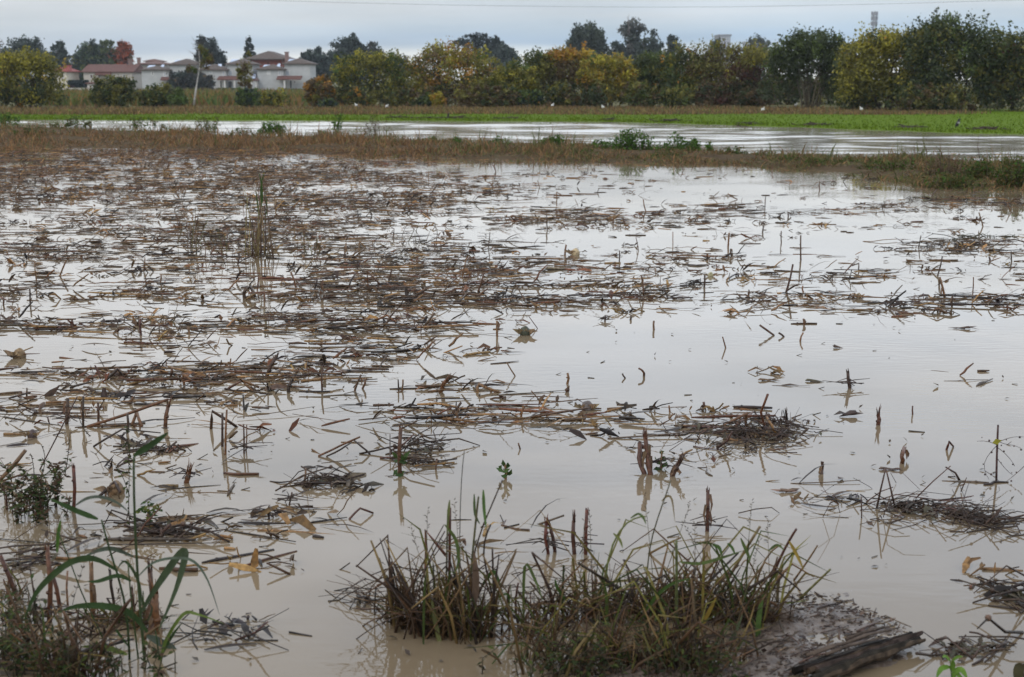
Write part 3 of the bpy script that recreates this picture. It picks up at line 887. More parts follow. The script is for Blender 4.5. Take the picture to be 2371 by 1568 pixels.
def hip_roof(mb, x0, x1, y0, y1, ze, zp, col, ov=.5, gable=False):
    x0, x1, y0, y1 = x0 - ov, x1 + ov, y0 - ov, y1 + ov
    w, d = x1 - x0, y1 - y0
    ym = (y0 + y1) / 2
    ins = 0 if gable else min(w, d) * .48
    if w >= d or gable:
        a, b = (x0 + ins, ym, zp), (x1 - ins, ym, zp)
    else:
        xm = (x0 + x1) / 2
        a, b = (xm, y0 + ins, zp), (xm, y1 - ins, zp)
    t = .16
    e = [(x0, y0, ze), (x1, y0, ze), (x1, y1, ze), (x0, y1, ze)]
    e2 = [(p[0], p[1], p[2] - t) for p in e]
    if w >= d or gable:
        fs = [(0, 1, 9, 8), (1, 2, 9), (2, 3, 8, 9), (3, 0, 8)]
    else:
        fs = [(0, 1, 8), (1, 2, 9, 8), (2, 3, 9), (3, 0, 8, 9)]
    fs += [(0, 4, 5, 1), (1, 5, 6, 2), (2, 6, 7, 3), (3, 7, 4, 0), (7, 6, 5, 4)]
    mb.add(e + e2 + [a, b], fs, col)

def block(root, px0, px1, eave, peak, Y, depth, wall=WALL, roof=ROOF_C, gable=False, back=0, ov=.5):
    """walls as one part, roof as another; returns the roof"""
    x0, x1 = xat(px0, Y), xat(px1, Y)
    ze, zp = zat(eave, Y), zat(peak, Y)
    mb = MB()
    mb.box(x0, x1, Y + back, Y + back + depth, 0, ze - .05, wall)
    if gable:
        ym = Y + back + depth / 2
        for x in (x0, x1):
            s = .25 if x == x0 else -.25
            mb.add([(x, Y + back, ze - .05), (x, Y + back + depth, ze - .05), (x, ym, zp - .3), (x + s, Y + back, ze - .05), (x + s, Y + back + depth, ze - .05), (x + s, ym, zp - .3)],
                   [(0, 1, 2), (3, 5, 4), (0, 3, 4, 1), (1, 4, 5, 2), (2, 5, 3, 0)], wall)
    mb.build('wall', M_PAINT, root, smooth=False)
    rb = MB()
    hip_roof(rb, x0, x1, Y + back, Y + back + depth, ze, zp, roof, ov, gable)
    return rb.build('roof', M_ROOF, root, smooth=False)

def opening(root, name, px0, px1, y0, y1, Y, col, mat=None, frame=(.55, .53, .5)):
    """a window or door let into a frame standing 6 cm proud of the wall"""
    x0, x1, z1, z0 = xat(px0, Y), xat(px1, Y), zat(y0, Y), zat(y1, Y)
    mb = MB()
    t = .12
    mb.box(x0, x1, Y - .06, Y + .02, z1 - t, z1, frame); mb.box(x0, x1, Y - .06, Y + .02, z0, z0 + t, frame)
    mb.box(x0, x0 + t, Y - .06, Y + .02, z0 + t, z1 - t, frame); mb.box(x1 - t, x1, Y - .06, Y + .02, z0 + t, z1 - t, frame)
    o = mb.build(name, M_PAINT, root, smooth=False)
    pb = MB()
    pb.box(x0 + t, x1 - t, Y - .02, Y + .03, z0 + t, z1 - t, col)
    p = pb.build('pane', mat or M_GLASS, None, origin=root.location, smooth=False)
    p.location = (0, 0, 0)
    p.parent = o
    return o

def skylight(root, roof, px, py, wpx, Y, slope_y):
    x0, x1 = xat(px - wpx, Y), xat(px + wpx, Y)
    z = zat(py, Y)
    mb = MB()
    y = Y + slope_y
    mb.add([(x0, y - .9, z - .32), (x1, y - .9, z - .32), (x1 - .2, y + .9, z + .42), (x0 + .2, y + .9, z + .42),
            (x0, y - .9, z - .22), (x1, y - .9, z - .22), (x1 - .2, y + .9, z + .52), (x0 + .2, y + .9, z + .52)],
           [(3, 2, 1, 0), (4, 5, 6, 7), (0, 1, 5, 4), (1, 2, 6, 5), (2, 3, 7, 6), (3, 0, 4, 7)], (.36, .42, .52))
    o = mb.build('skylight', M_GLASS, None, origin=root.location, smooth=False)
    o.location = (0, 0, 0)
    o.parent = roof
    return o

def porch(root, px0, px1, y0, y1, Y, depth=2.2, pillars=()):
    x0, x1 = xat(px0, Y - depth), xat(px1, Y - depth)
    z1, z0 = zat(y0, Y - depth), zat(y1, Y - depth)
    mb = MB()
    mb.add([(x0, Y - depth, z0), (x1, Y - depth, z0), (x1, Y - .02, z1 + .25), (x0, Y - .02, z1 + .25), (x0, Y - depth, z0 - .18), (x1, Y - depth, z0 - .18), (x1, Y - .02, z1 + .02), (x0, Y - .02, z1 + .02)],
           [(0, 1, 2, 3), (7, 6, 5, 4), (4, 5, 1, 0), (5, 6, 2, 1), (6, 7, 3, 2), (7, 4, 0, 3)], RTILE)
    o = mb.build('porch_roof', M_ROOF, root, smooth=False)
    for p in pillars:
        x = xat(p, Y - depth)
        mb = MB()
        mb.box(x - .16, x + .16, Y - depth + .15, Y - depth + .47, 0, z0 - .15, (.5, .48, .45))
        mb.build('pillar', M_PAINT, root, smooth=False)
    return o

def chimney(root, roof, px, y0, y1, Y, w=.35, col=(.2, .13, .11)):
    x = xat(px, Y)
    mb = MB()
    mb.box(x - w, x + w, Y - w, Y + w, zat(y1, Y) - .6, zat(y0, Y), col)
    mb.box(x - w - .1, x + w + .1, Y - w - .1, Y + w + .1, zat(y0, Y), zat(y0, Y) + .15, col)
    o = mb.build('chimney', M_ROOF, None, origin=root.location, smooth=False)
    o.location = (0, 0, 0)
    o.parent = roof
    return o

YH = 286
HG = 'pale terraced houses across the fields'
DARK, GREY = (.05, .055, .06), (.33, .35, .38)
h = thing('terraced_house', 'leftmost pale house with two stepped brown hip roofs', 'house', (xat(396, YH), YH, 0), HG)
r1 = block(h, 334, 396, 161, 151.5, YH, 7)
r2 = block(h, 396.3, 459, 148.8, 135.5, YH, 8, back=1.2)
skylight(h, r1, 352, 157, 10, YH, 1.6); skylight(h, r1, 377, 155.5, 5, YH, 1.8); skylight(h, r2, 414, 144.5, 12, YH, 2.6)
opening(h, 'window', 356.5, 361.5, 165, 174.5, YH, DARK); opening(h, 'window', 384, 390, 165, 178, YH, GREY); opening(h, 'door', 401, 413, 164, 178, YH + 1.2, GREY)
porch(h, 376, 397, 181, 184.5, YH, 1.2)
h = thing('terraced_house', 'middle pale house with a pillared porch under red tiles', 'house', (xat(527, YH), YH, 0), HG)
r1 = block(h, 466, 528, 161, 148, YH, 7)
r2 = block(h, 528.3, 587, 148, 136, YH, 8, back=1.2)
skylight(h, r1, 483, 156, 10, YH, 1.6); skylight(h, r1, 509, 154, 6, YH, 1.8); skylight(h, r2, 543, 143, 11, YH, 2.6)
opening(h, 'window', 489, 496, 164, 172, YH, GREY); opening(h, 'window', 519, 525, 164, 177, YH, GREY)
opening(h, 'door', 512, 519, 186, 205, YH, DARK); opening(h, 'door', 531, 542, 187, 206, YH + 1.2, DARK); opening(h, 'window', 532, 543, 163, 175, YH + 1.2, GREY)
porch(h, 506, 558, 179, 183.5, YH, 2.4, (523.5, 546))
h = thing('terraced_house', 'rightmost pale house with stepped roofs and blank end wall', 'house', (xat(660, YH), YH, 0), HG)
r1 = block(h, 600, 660, 160, 149, YH, 7)
r2 = block(h, 660.3, 720, 147, 134, YH, 8, back=1.2)
skylight(h, r1, 620, 156, 11, YH, 1.6); skylight(h, r1, 646, 153.5, 5, YH, 1.8); skylight(h, r2, 678, 142.5, 12, YH, 2.6)
opening(h, 'window', 622, 630, 164, 173, YH, (.5, .5, .5)); opening(h, 'window', 648, 654, 164, 176, YH, GREY)
opening(h, 'door', 663, 670, 186, 206, YH + 1.2, (.4, .38, .33)); opening(h, 'door', 672.5, 680, 185, 206, YH + 1.2, DARK); opening(h, 'window', 664, 675, 163, 176, YH + 1.2, GREY); opening(h, 'window', 683, 688, 185, 194, YH + 1.2, DARK)
porch(h, 643, 700, 178.5, 183, YH, 2.0, (661, ))
chimney(h, r2, 669, 122, 137, YH + 6)
h = thing('brick_house', 'taller red brick house behind the pale ones, wide brown roof', 'house', (xat(622, 305), 305, 0))
r1 = block(h, 586, 657, 136.5, 117.5, 305, 14, BRICK, ROOF_C, ov=1.4)
opening(h, 'window', 622, 629, 142.5, 150.5, 305, (.12, .05, .04), frame=(.3, .1, .07)); opening(h, 'window', 600, 606, 142.5, 150.5, 305, (.12, .05, .04), frame=(.3, .1, .07))
h = thing('garage', 'low dark roofed garage between the middle and right pale houses', 'garage', (xat(594, 284), 284, 0))
r1 = block(h, 583, 599, 186, 174, 284, 1.6, (.36, .34, .32), (.12, .075, .065), ov=.2)
skylight(h, r1, 591, 178, 4, 284, .6)
opening(h, 'door', 585.5, 596.5, 189, 207, 284, (.36, .36, .36))
h = thing('farmhouse', 'long low farmhouse with a red tiled roof and white gable', 'house', (xat(255, 292), 292, 0))
r1 = block(h, 200, 312, 166, 148.5, 292, 10, (.42, .38, .33), RTILE, gable=True, ov=.4)
opening(h, 'window', 232, 240, 172, 182, 292, (.12, .08, .07)); opening(h, 'window', 214, 222, 172, 182, 292, (.12, .08, .07)); opening(h, 'door', 262, 270, 174, 196, 292, (.13, .09, .07)); opening(h, 'window', 290, 297, 172, 182, 292, DARK)
porch(h, 226, 262, 170.5, 172.5, 292, 1.0)
chimney(h, r1, 331 - 22, 138, 150, 297)
h = thing('lean_to', 'small white outbuilding with a red roof edge beside the round bush', 'shed', (xat(216, 280), 280, 0))
block(h, 207, 226, 192.5, 189.5, 280, 3, (.45, .42, .38), RTILE, ov=.3)
opening(h, 'door', 211, 217, 195, 208, 280, (.2, .15, .12))
h = thing('house', 'white house half hidden behind the olive tree at left', 'house', (xat(145, 289), 289, 0))
r1 = block(h, 126, 162, 165, 155, 289, 8, (.55, .49, .40), (.22, .06, .05), ov=.4)
opening(h, 'window', 148, 154, 172, 182, 289, (.2, .15, .12)); opening(h, 'door', 147, 155, 193, 209, 289, (.3, .26, .2))
chimney(h, r1, 165, 153, 160, 290, .6, (.30, .09, .08))
h = thing('distant_house', 'pale red roofed house rising behind the leftmost pale house', 'house', (xat(356, 330), 330, 0))
r1 = block(h, 326, 392, 148, 141, 330, 8, (.36, .33, .30), (.12, .068, .054))
r2 = block(h, 344, 374, 141, 136.5, 336, 6, (.38, .34, .31), (.13, .075, .06))
opening(h, 'window', 340, 344, 150, 155, 330, DARK); opening(h, 'window', 352, 357, 142.5, 146, 336, DARK); opening(h, 'window', 362, 367, 142.5, 146, 336, DARK)
chimney(h, r1, 329, 135, 146, 331)
def flat_block(label, px0, px1, top, Y, col, wins):
    h = thing('tower_block', label, 'building', (xat((px0 + px1) / 2, Y), Y, 0))
    mb = MB()
    mb.box(xat(px0, Y), xat(px1, Y), Y, Y + 15, 0, zat(top, Y), col)
    mb.build('wall', M_PAINT, h, smooth=False)
    mb = MB()
    mb.box(xat(px0, Y) - .4, xat(px1, Y) + .4, Y - .4, Y + 15.4, zat(top, Y), zat(top, Y) + .6, tuple(q * .8 for q in col))
    mb.build('roof', M_PAINT, h, smooth=False)
    for a, b, c, d in wins:
        opening(h, 'window', a, b, c, d, Y, (.25, .28, .32))
flat_block('grey tower block showing above the hedgerow', 1661, 1686, 83, 620, (.30, .31, .34), [(1664, 1671, 88, 93), (1676, 1683, 88, 93), (1664, 1671, 98, 103), (1676, 1683, 98, 103)])
flat_block('pale low block glimpsed through the hedgerow tips right of the tower', 1728, 1768, 99, 600, (.42, .43, .46), [(1734, 1742, 104, 110), (1754, 1762, 104, 110)])

# hedge and wall by the farmhouse
def hedge(label, px0, px1, top, Y, depth, pal, n, leaf):
    x0, x1, zt = xat(px0, Y), xat(px1, Y), zat(top, Y)
    root = thing('hedge', label, 'hedge', ((x0 + x1) / 2, Y, 0))
    rs = np.random.RandomState(int(px0))
    P = np.stack([rs.uniform(x0, x1, n), Y + rs.uniform(0, depth, n) ** 1.0, rs.uniform(0.05, zt, n)], 1)
    C = pick_cols(pal, n, rs, .3)
    u = rs.normal(0, 1, (n, 3)); u /= np.linalg.norm(u, axis=1)[:, None]
    w = rs.normal(0, 1, (n, 3)); w -= u * (u * w).sum(1)[:, None]; w /= np.linalg.norm(w, axis=1)[:, None]
    V = np.stack([P - u * leaf, P + w * leaf * .6, P + u * leaf, P - w * leaf * .6], 1).reshape(-1, 3)
    o = (np.arange(n) * 4)[:, None]
    np_obj('foliage', V, np.concatenate([o + np.array([[0, 1, 2]]), o + np.array([[0, 2, 3]])]), np.repeat(C, 4, 0), M_LEAF, root, root.location)
    mb = MB()
    k = max(int((x1 - x0) / 1.2), 3)
    for i in range(k):
        x = x0 + (x1 - x0) * (i + .5) / k
        mb = MB()
        mb.tube([(x, Y + depth / 2, -.05), (x + .1, Y + depth / 2, zt * .5), (x, Y + depth / 2, zt * .85)], [.06, .05, .02], (.05, .04, .03), 5)
        mb.build('stem', M_BARK, root)
hedge('dark clipped hedge between the white house and the farmhouse', 163, 207, 187, 281, 1.2, [((.014, .028, .024), 3), ((.02, .03, .025), 1)], 2400, .3)
hedge('low clipped green hedge before the middle house porch', 505, 560, 205, 280, 1.0, [((.07, .09, .045), 3), (GR, 1)], 1200, .22)
hedge('low dark green hedge before the right pale house', 652, 700, 207, 279, 1.0, [((.035, .055, .045), 3)], 1000, .22)
w = MB()
w.box(xat(140, 279), xat(212, 279), 279, 279.3, 0, .45, (.42, .38, .34))
o = w.build('garden_wall', M_PAINT, None, (xat(176, 279), 279, 0), smooth=False)
tag(o, 'low pale kerb wall in front of the dark hedge', 'wall')
hedge('small dark reddish shrub in front of the dark hedge', 163, 176, 198, 279.6, 1.0, [((.06, .03, .032), 3)], 260, .2)

# poles, mast, cable
Yp = 150
p0 = at(6, 230, Yp)
pl = thing('utility_pole', 'slender utility pole with cross arms at the left edge', 'pole', (p0.x, Yp, 0))
mb = MB(); mb.tube([(p0.x, Yp, -.1), (p0.x, Yp, zat(87, Yp))], [.16, .09], (.16, .14, .13), 8); mb.build('post', M_BARK, pl)
for y, w_ in ((103, .55), (97, .38)):
    mb = MB(); z = zat(y, Yp); mb.box(p0.x - w_, p0.x + w_, Yp - .14, Yp - .05, z - .05, z + .05, (.14, .13, .12))
    for s in (-1, 1):
        mb.tube([(p0.x + s * w_ * .9, Yp - .1, z + .05), (p0.x + s * w_ * .9, Yp - .1, z + .22)], .04, (.2, .2, .2), 6)
    mb.build('cross_arm', M_BARK, pl, smooth=False)
Ym = 320
p0 = at(2018, 200, Ym)
ms = thing('antenna_mast', 'grey lattice mast rising behind the golden olive tree', 'mast', (p0.x, Ym, 0))
mb = MB()
zt = zat(28, Ym)
for a in range(3):
    w = a * 2.094
    mb.tube([(p0.x + .55 * math.cos(w), Ym + .55 * math.sin(w), 0), (p0.x + .4 * math.cos(w), Ym + .4 * math.sin(w), zt)], .07, (.22, .22, .24), 5)
for i in range(24):
    z0, z1 = zt * i / 24, zt * (i + 1) / 24
    for a in range(3):
        u, v = a * 2.094, (a + 1) * 2.094
        mb.tube([(p0.x + .48 * math.cos(u), Ym + .48 * math.sin(u), z0), (p0.x + .48 * math.cos(v), Ym + .48 * math.sin(v), z1)], .045, (.22, .22, .24), 4)
mb.build('lattice', M_PAINT, ms)
for y in (31, 42, 54):
    for a in range(3):
        w = a * 2.094 + .4
        mb = MB(); z = zat(y, Ym)
        mb.box(p0.x + .62 * math.cos(w) - .18, p0.x + .62 * math.cos(w) + .18, Ym + .62 * math.sin(w) - .12, Ym + .62 * math.sin(w) + .12, z - .5, z + .4, (.26, .27, .29))
        mb.build('antenna_panel', M_PAINT, ms, smooth=False)
mb = MB()
Yc = 130
cp = [at(x, y, Yc) for x, y in ((380, -9), (560, -1), (800, 6.5), (1050, 12), (1300, 15.5), (1500, 16.8), (1700, 15.8), (1900, 12.5), (2100, 8), (2330, 1), (2520, -6))]
mb.tube(cp, .014, (.17, .17, .18), 6)
tag(mb.build('overhead_cable', M_PAINT, None, cp[5]), 'thin overhead cable sagging across the top of the sky', 'cable')

# ------------------------------------------------------------------ birds and wrack on the far side
def egret(px, py, flip, tilt, label):
    p = G(px, py, 0.05)
    p.z = 0.04
    s = 0.48
    root = thing('white_bird', label, 'bird', p, 'white birds in the brown crop')
    mb = MB()
    c = (.55, .54, .51)
    def P(x, z, y=0): return (p.x + flip * x * s, p.y + y * s, p.z + z * s)
    # one continuous body: tail, breast, neck, head
    mb.tube([P(-.22, .40 - tilt * .1), P(-.12, .43), P(0, .46), P(.10, .50), P(.14, .58), P(.11, .66), P(.15, .72), P(.20, .72), P(.24, .715)],
            [.01, .07, .095, .07, .03, .022, .028, .024, .006], c, 8)
    mb.build('body', M_PAINT, root)
    mb = MB(); mb.tube([P(.235, .716), P(.31, .705)], [.010, .002], (.5, .35, .05), 5); mb.build('beak', M_PAINT, root)
    for q in (-.03, .03):
        mb = MB(); mb.tube([P(.0, .40, q), P(.02, .2, q), P(0, 0, q), P(.06, 0, q)], .010, (.05, .05, .05), 5); mb.build('leg', M_PAINT, root)
for px, py, fl, ti, lab in ((765, 247, 1, 0, 'white bird by the low dark bush, leftmost of the white birds'), (825, 251, -1, 1, 'white bird in the crop below the first round tree'),
                            (896, 253.5, 1, 1, 'white bird in the crop left of the orange mottled tree'), (1279, 251, 1, 0, 'white bird in the crop below the orange topped tree'),
                            (1396, 255.5, -1, 0, 'white bird in the crop directly below the golden tree'), (1766, 262, 1, 1, 'white bird in the crop left of the bare trunks'),
                            (1842, 250, 1, 0, 'white bird below the bare trunks, near the tree line'), (1994, 260.5, -1, 1, 'white bird in the crop below the golden olive tree'),
                            (2069, 254, 1, 0, 'white bird farthest right, at the thin end of the crop')):
    egret(px, py, fl, ti, lab)
p = G(2217, 297, 0.06); p.z = .085
root = thing('crow', 'black and grey crow standing on the green strip', 'bird', p)
mb = MB()
bk, gy = (.012, .012, .014), (.30, .29, .28)
mb.tube([p + Vector((-.10, 0, -.01)), p + Vector((-.07, 0, .06)), p + Vector((-.03, 0, .13)), p + Vector((.01, 0, .20)), p + Vector((.03, 0, .27)), p + Vector((.045, 0, .32)), p + Vector((.07, 0, .345)), p + Vector((.13, 0, .335))],
        [.012, .04, .065, .07, .05, .042, .033, .005], bk, 8)
mb.build('body', M_PAINT, root)
mb = MB(); mb.ball(p + Vector((.015, 0, .19)), .078, gy, 8, 6, (1, 1, .9)); mb.build('breast', M_PAINT, root)
for q in (-.03, .03):
    mb = MB(); mb.tube([p + Vector((.02, q, .13)), p + Vector((.02, q, -.02)), p + Vector((.07, q, -.015))], .009, bk, 5); mb.build('leg', M_PAINT, root)

def wrack(px, py, wpx, hpx, label, post=None):
    p = G(px, py)
    s = ppm(p)
    w, hgt = wpx / s, hpx / s
    mb = MB()
    p.z = 0.05
    for i in range(int(18 + wpx * .6)):
        x = rnd.gauss(0, .36) * w
        y = rnd.uniform(-.35, .35)
        L = rnd.uniform(.2, .9)
        a = rnd.gauss(0, .35)
        z = p.z + rnd.uniform(0, hgt) * max(0, 1 - abs(x) / (w * .9))
        d = Vector((math.cos(a), math.sin(a), rnd.gauss(0, .12)))
        c = Vector((p.x + x, p.y + y, z))
        mb.tube([c - d * L * .5, c, c + d * L * .5], [.02, .035, .015], jit((.045, .032, .026), .5), 5)
    for i in range(10):
        x = rnd.gauss(0, .3) * w
        mb.ball((p.x + x, p.y + rnd.uniform(-.2, .2), p.z), rnd.uniform(.06, .14), jit((.04, .03, .024), .4), 7, 5, (1.6, 1, .6), .25)
    if post:
        mb.tube([(p.x + post / s, p.y, 0), (p.x + (post + 3) / s, p.y, .34)], [.06, .04], (.03, .022, .02), 6)
    tag(mb.build('driftwood_heap', M_WOOD, None, (p.x, p.y, 0.05)), label, 'driftwood', 'dark driftwood heaps along the far edge of the river')
wrack(1052, 277.5, 70, 5, 'dark driftwood heap with one upright stub at the far water edge', -16)
wrack(925, 276.5, 36, 4, 'low driftwood heap at the far edge, left of the upright stub heap')
wrack(985, 277, 46, 3, 'thin driftwood line just left of the upright stub heap')
wrack(1175, 278, 42, 2.5, 'faint driftwood line right of the upright stub heap')
wrack(1410, 281.5, 10, 5, 'single dark stump of driftwood below the golden tree')
wrack(1550, 284, 32, 4.5, 'dark rounded driftwood lump below the orange tipped tree')
wrack(1890, 293.5, 44, 5, 'brown driftwood heap below the bare trunks')
wrack(1730, 290, 24, 2, 'small driftwood scrap below the dull red tree')
wrack(2110, 299.5, 44, 4, 'brown driftwood heap left of the crow')
wrack(2295, 304.5, 60, 5.5, 'long brown driftwood heap right of the crow')

# ------------------------------------------------------------------ weeds on the bank
def weed(px, py, wpx, hpx, label, pal, n=260, stems=10, leaf=.05, spiky=False, name='weed_clump'):
    p = G(px, py)
    s = ppm(p)
    p.z = 0.03
    hpx *= 1.45
    w, hgt = wpx / s / 2, hpx / s
    root = thing(name, label, 'weeds', p, 'weed clumps on the bank')
    rs = np.random.RandomState(int(px * 7 + py))
    n = int(n * 1.6)
    mb = MB()
    tips = []
    for i in range(stems):
        x, y = rnd.gauss(0, .45) * w, rnd.uniform(-.3, .3)
        h_ = hgt * max(.3, 1 - (x / w) ** 2 * .6) * rnd.uniform(.6, 1.05)
        b = Vector((p.x + x, p.y + y, 0.0))
        e = b + Vector((rnd.gauss(0, .12) * h_, rnd.gauss(0, .1), h_))
        if stems <= 26:
            mb = MB()
        mb.tube([b, b.lerp(e, .5) + Vector((rnd.gauss(0, .02), 0, 0)), e], [.006, .005, .002], jit((.07, .06, .03) if not spiky else (.09, .06, .035), .3), 4)
        tips.append((b, e))
        if stems <= 26:
            mb.build('stem', M_DRY, root)
    if stems > 26:
        mb.build('stems', M_DRY, root)['kind'] = 'stuff'
    P, C = [], []
    for i in range(n):
        b, e = tips[rnd.randrange(len(tips))]
        q = b.lerp(e, rnd.uniform(.1, 1))
        P.append((q.x + rnd.gauss(0, .05), q.y + rnd.gauss(0, .05), max(q.z, .02)))
    P = np.array(P)
    C = pick_cols(pal, n, rs, .35)
    u = rs.normal(0, 1, (n, 3)); u /= np.linalg.norm(u, axis=1)[:, None]
    v = rs.normal(0, 1, (n, 3)); v -= u * (u * v).sum(1)[:, None]; v /= np.linalg.norm(v, axis=1)[:, None]
    z = leaf * rs.uniform(.5, 1.3, (n, 1))
    V = np.stack([P - u * z, P + v * z * .45, P + u * z, P - v * z * .45], 1).reshape(-1, 3)
    o = (np.arange(n) * 4)[:, None]
    np_obj('foliage', V, np.concatenate([o + np.array([[0, 1, 2]]), o + np.array([[0, 2, 3]])]), np.repeat(C, 4, 0), M_CROP, root, p)
NG, NG2 = (.06, .115, .02), (.045, .085, .018)
GP = [(NG, 3), (NG2, 3)]
MX = [(NG2, 2), ((.10, .075, .03), 2), ((.07, .08, .025), 2)]
for px, py, w, h_, lab, pal, n, st, lf, sp in [
        (20, 296, 70, 26, 'green weeds on the bank at the left edge', GP, 260, 12, .06, False),
        (185, 298, 120, 20, 'low green weeds on the bank under the olive tree', MX, 320, 16, .06, False),
        (330, 302, 110, 22, 'greyish weeds on the bank before the farmhouse', MX, 300, 24, .05, False),
        (480, 308, 90, 26, 'dark wispy weeds on the bank left of the green mound', MX, 260, 26, .05, True),
        (638, 314, 84, 23, 'bright green rounded weed mound on the left bank', GP, 620, 20, .05, False),
        (745, 319, 40, 16, 'small green weeds just left of the tall upright weed', GP, 140, 8, .045, False),
        (785, 319, 34, 40, 'tall upright green weed on the bank', GP, 200, 7, .05, False),
        (868, 322, 90, 40, 'dark brown wispy stalks on the bank right of the tall weed', [((.07, .05, .03), 3), (NG2, 1)], 140, 40, .035, True),
        (1000, 332, 60, 12, 'thin low green weeds on the bank at mid river', GP, 130, 10, .04, False),
        (1160, 340, 70, 18, 'small green weeds left of the low green mound', GP, 200, 12, .04, False),
        (1282, 347, 112, 24, 'low bright green weed mound on the middle bank', GP, 620, 22, .045, False),
        (1400, 350, 80, 22, 'rounded green weed mound between the low mound and the big one', GP, 420, 18, .045, False),
        (1470, 354, 120, 40, 'biggest green weed mound on the bank, grassy top', GP, 900, 60, .045, False),
        (1560, 356, 56, 38, 'spiky green weed right of the biggest mound', GP, 260, 12, .045, False),
        (1612, 356, 84, 24, 'dark green rounded weed at the right end of the mounds', GP, 480, 18, .045, False),
        (1060, 336, 44, 14, 'small low green weeds at the water side of mid bank', GP, 120, 8, .04, False),
        (1110, 352, 70, 14, 'greenish brown weeds on the near slope of mid bank', MX, 200, 20, .035, False),
        (1340, 362, 110, 14, 'low mixed weeds in front of the rounded green mounds', MX, 320, 24, .035, False),
        (1540, 370, 130, 14, 'low mixed weeds in front of the biggest green mound', MX, 360, 26, .035, False),
        (1700, 364, 70, 18, 'ragged green weeds just right of the last green mound', MX, 260, 16, .04, False),
        (1890, 388, 80, 18, 'ragged brown green weeds between the small weed and the yellowish one', MX, 260, 18, .035, False),
        (2030, 396, 70, 20, 'ragged weeds left of the brown and green weeds on the right bank', MX, 260, 18, .035, False),
        (80, 320, 120, 20, 'dull green weeds on the bank below the left edge weeds', MX, 260, 20, .05, False),
        (560, 322, 80, 20, 'dull green weeds left of the bright rounded mound', MX, 220, 20, .045, False),
        (1822, 380, 50, 16, 'small green weed on the right half of the bank', GP, 120, 8, .035, False),
        (1960, 386, 44, 26, 'upright yellowish weed on the right half of the bank', MX, 130, 10, .035, False),
        (2090, 402, 120, 26, 'brown and green weeds left of the dead arching stems', MX, 360, 40, .035, True),
        (2180, 412, 110, 50, 'tangle of dead brown arching stems on the right bank', [((.07, .045, .028), 3), (NG2, 1)], 160, 50, .03, True),
        (2270, 420, 130, 40, 'green bramble patch on the right bank', MX, 620, 40, .04, False),
        (2345, 436, 110, 56, 'leafy brown green weeds at the right edge of the bank', MX, 620, 40, .04, False),
        (2200, 436, 150, 26, 'low mixed weeds at the water side of the right bank', MX, 420, 40, .035, False)]:
    weed(px, py, w, h_, lab, pal, n, st, lf, sp)
mb = MB()
g0 = G(2279, 412)
mb.tube([at(x, y, g0.y) for x, y in ((2279, 414), (2276, 390), (2268, 365), (2264, 340), (2266, 312))], [.012, .011, .009, .007, .003], (.06, .04, .03), 5)
mb.tube([at(x, y, g0.y) for x, y in ((2267, 362), (2258, 350), (2256, 344))], [.005, .004, .002], (.06, .04, .03), 4)
tag(mb.build('dead_weed', M_DRY, None, g0), 'single tall curved dead stem standing on the right bank', 'stem')

# ------------------------------------------------------------------ landmarks for telling the floating pieces apart
MARKS = [((605, 595), 'the tall reed clump'), ((577, 690), 'the looped dark stalk'), ((1493, 1098), 'the double split stump'), ((1560, 1102), 'the frayed short stump'),
         ((1090, 1470), 'the brown grass clump'), ((1560, 1480), 'the wide green grass clump'), ((1700, 1010), 'the twig raft'), ((2140, 1180), 'the wiry twig heap'),
         ((928, 1100), 'the green footed stub'), ((330, 1480), 'the arching green grass'), ((60, 1190), 'the leafy left edge weeds'),
         ((520, 1040), 'the tall thin stub pair'), ((290, 960), 'the long leaning stalk'), ((834, 1200), 'the roof shaped bent stalk'), ((1637, 1230), 'the lone tall dark stub'),
         ((1968, 899), 'the crossed root stub'), ((2033, 984), 'the crown topped stub'), ((2310, 1110), 'the yellow leafed dead weed'), ((1332, 588), 'the pale standing cob'),
         ((1825, 676), 'the long slanting stub'), ((1854, 602), 'the thin tall stub'), ((1130, 905), 'the box shaped bent stalk'), ((617, 875), 'the dark leaning stub'),
         ((1151, 780), 'the open water edge stub'), ((193, 990), 'the husk hung stub'), ((1330, 1283), 'the three close stubs'), ((60, 700), 'the left edge husk stub'),
         ((2205, 710), 'the right raft stub'), ((1775, 775), 'the two slanting sticks'), ((1500, 470), 'the far open water')]
used_labels = {}
def place_words(px, py):
    best = sorted(MARKS, key=lambda m: ((m[0][0] - px) ** 2 + (2.4 * (m[0][1] - py)) ** 2))[0]
    dx, dy = px - best[0][0], (py - best[0][1]) * 2.4
    if abs(dx) < 9 and abs(dy) < 14:
        return 'beside', best[1]
    if abs(dx) >= abs(dy):
        return ('right of' if dx > 0 else 'left of'), best[1]
    return ('in front of' if dy > 0 else 'behind'), best[1]
ORD = ['nearest one', 'second nearest', 'third nearest', 'fourth nearest', 'fifth nearest', 'sixth nearest', 'seventh nearest', 'eighth nearest', 'ninth nearest', 'tenth nearest',
       'eleventh nearest', 'twelfth nearest', 'thirteenth nearest', 'fourteenth nearest', 'fifteenth nearest', 'sixteenth nearest', 'seventeenth nearest', 'eighteenth nearest', 'nineteenth nearest', 'twentieth nearest']
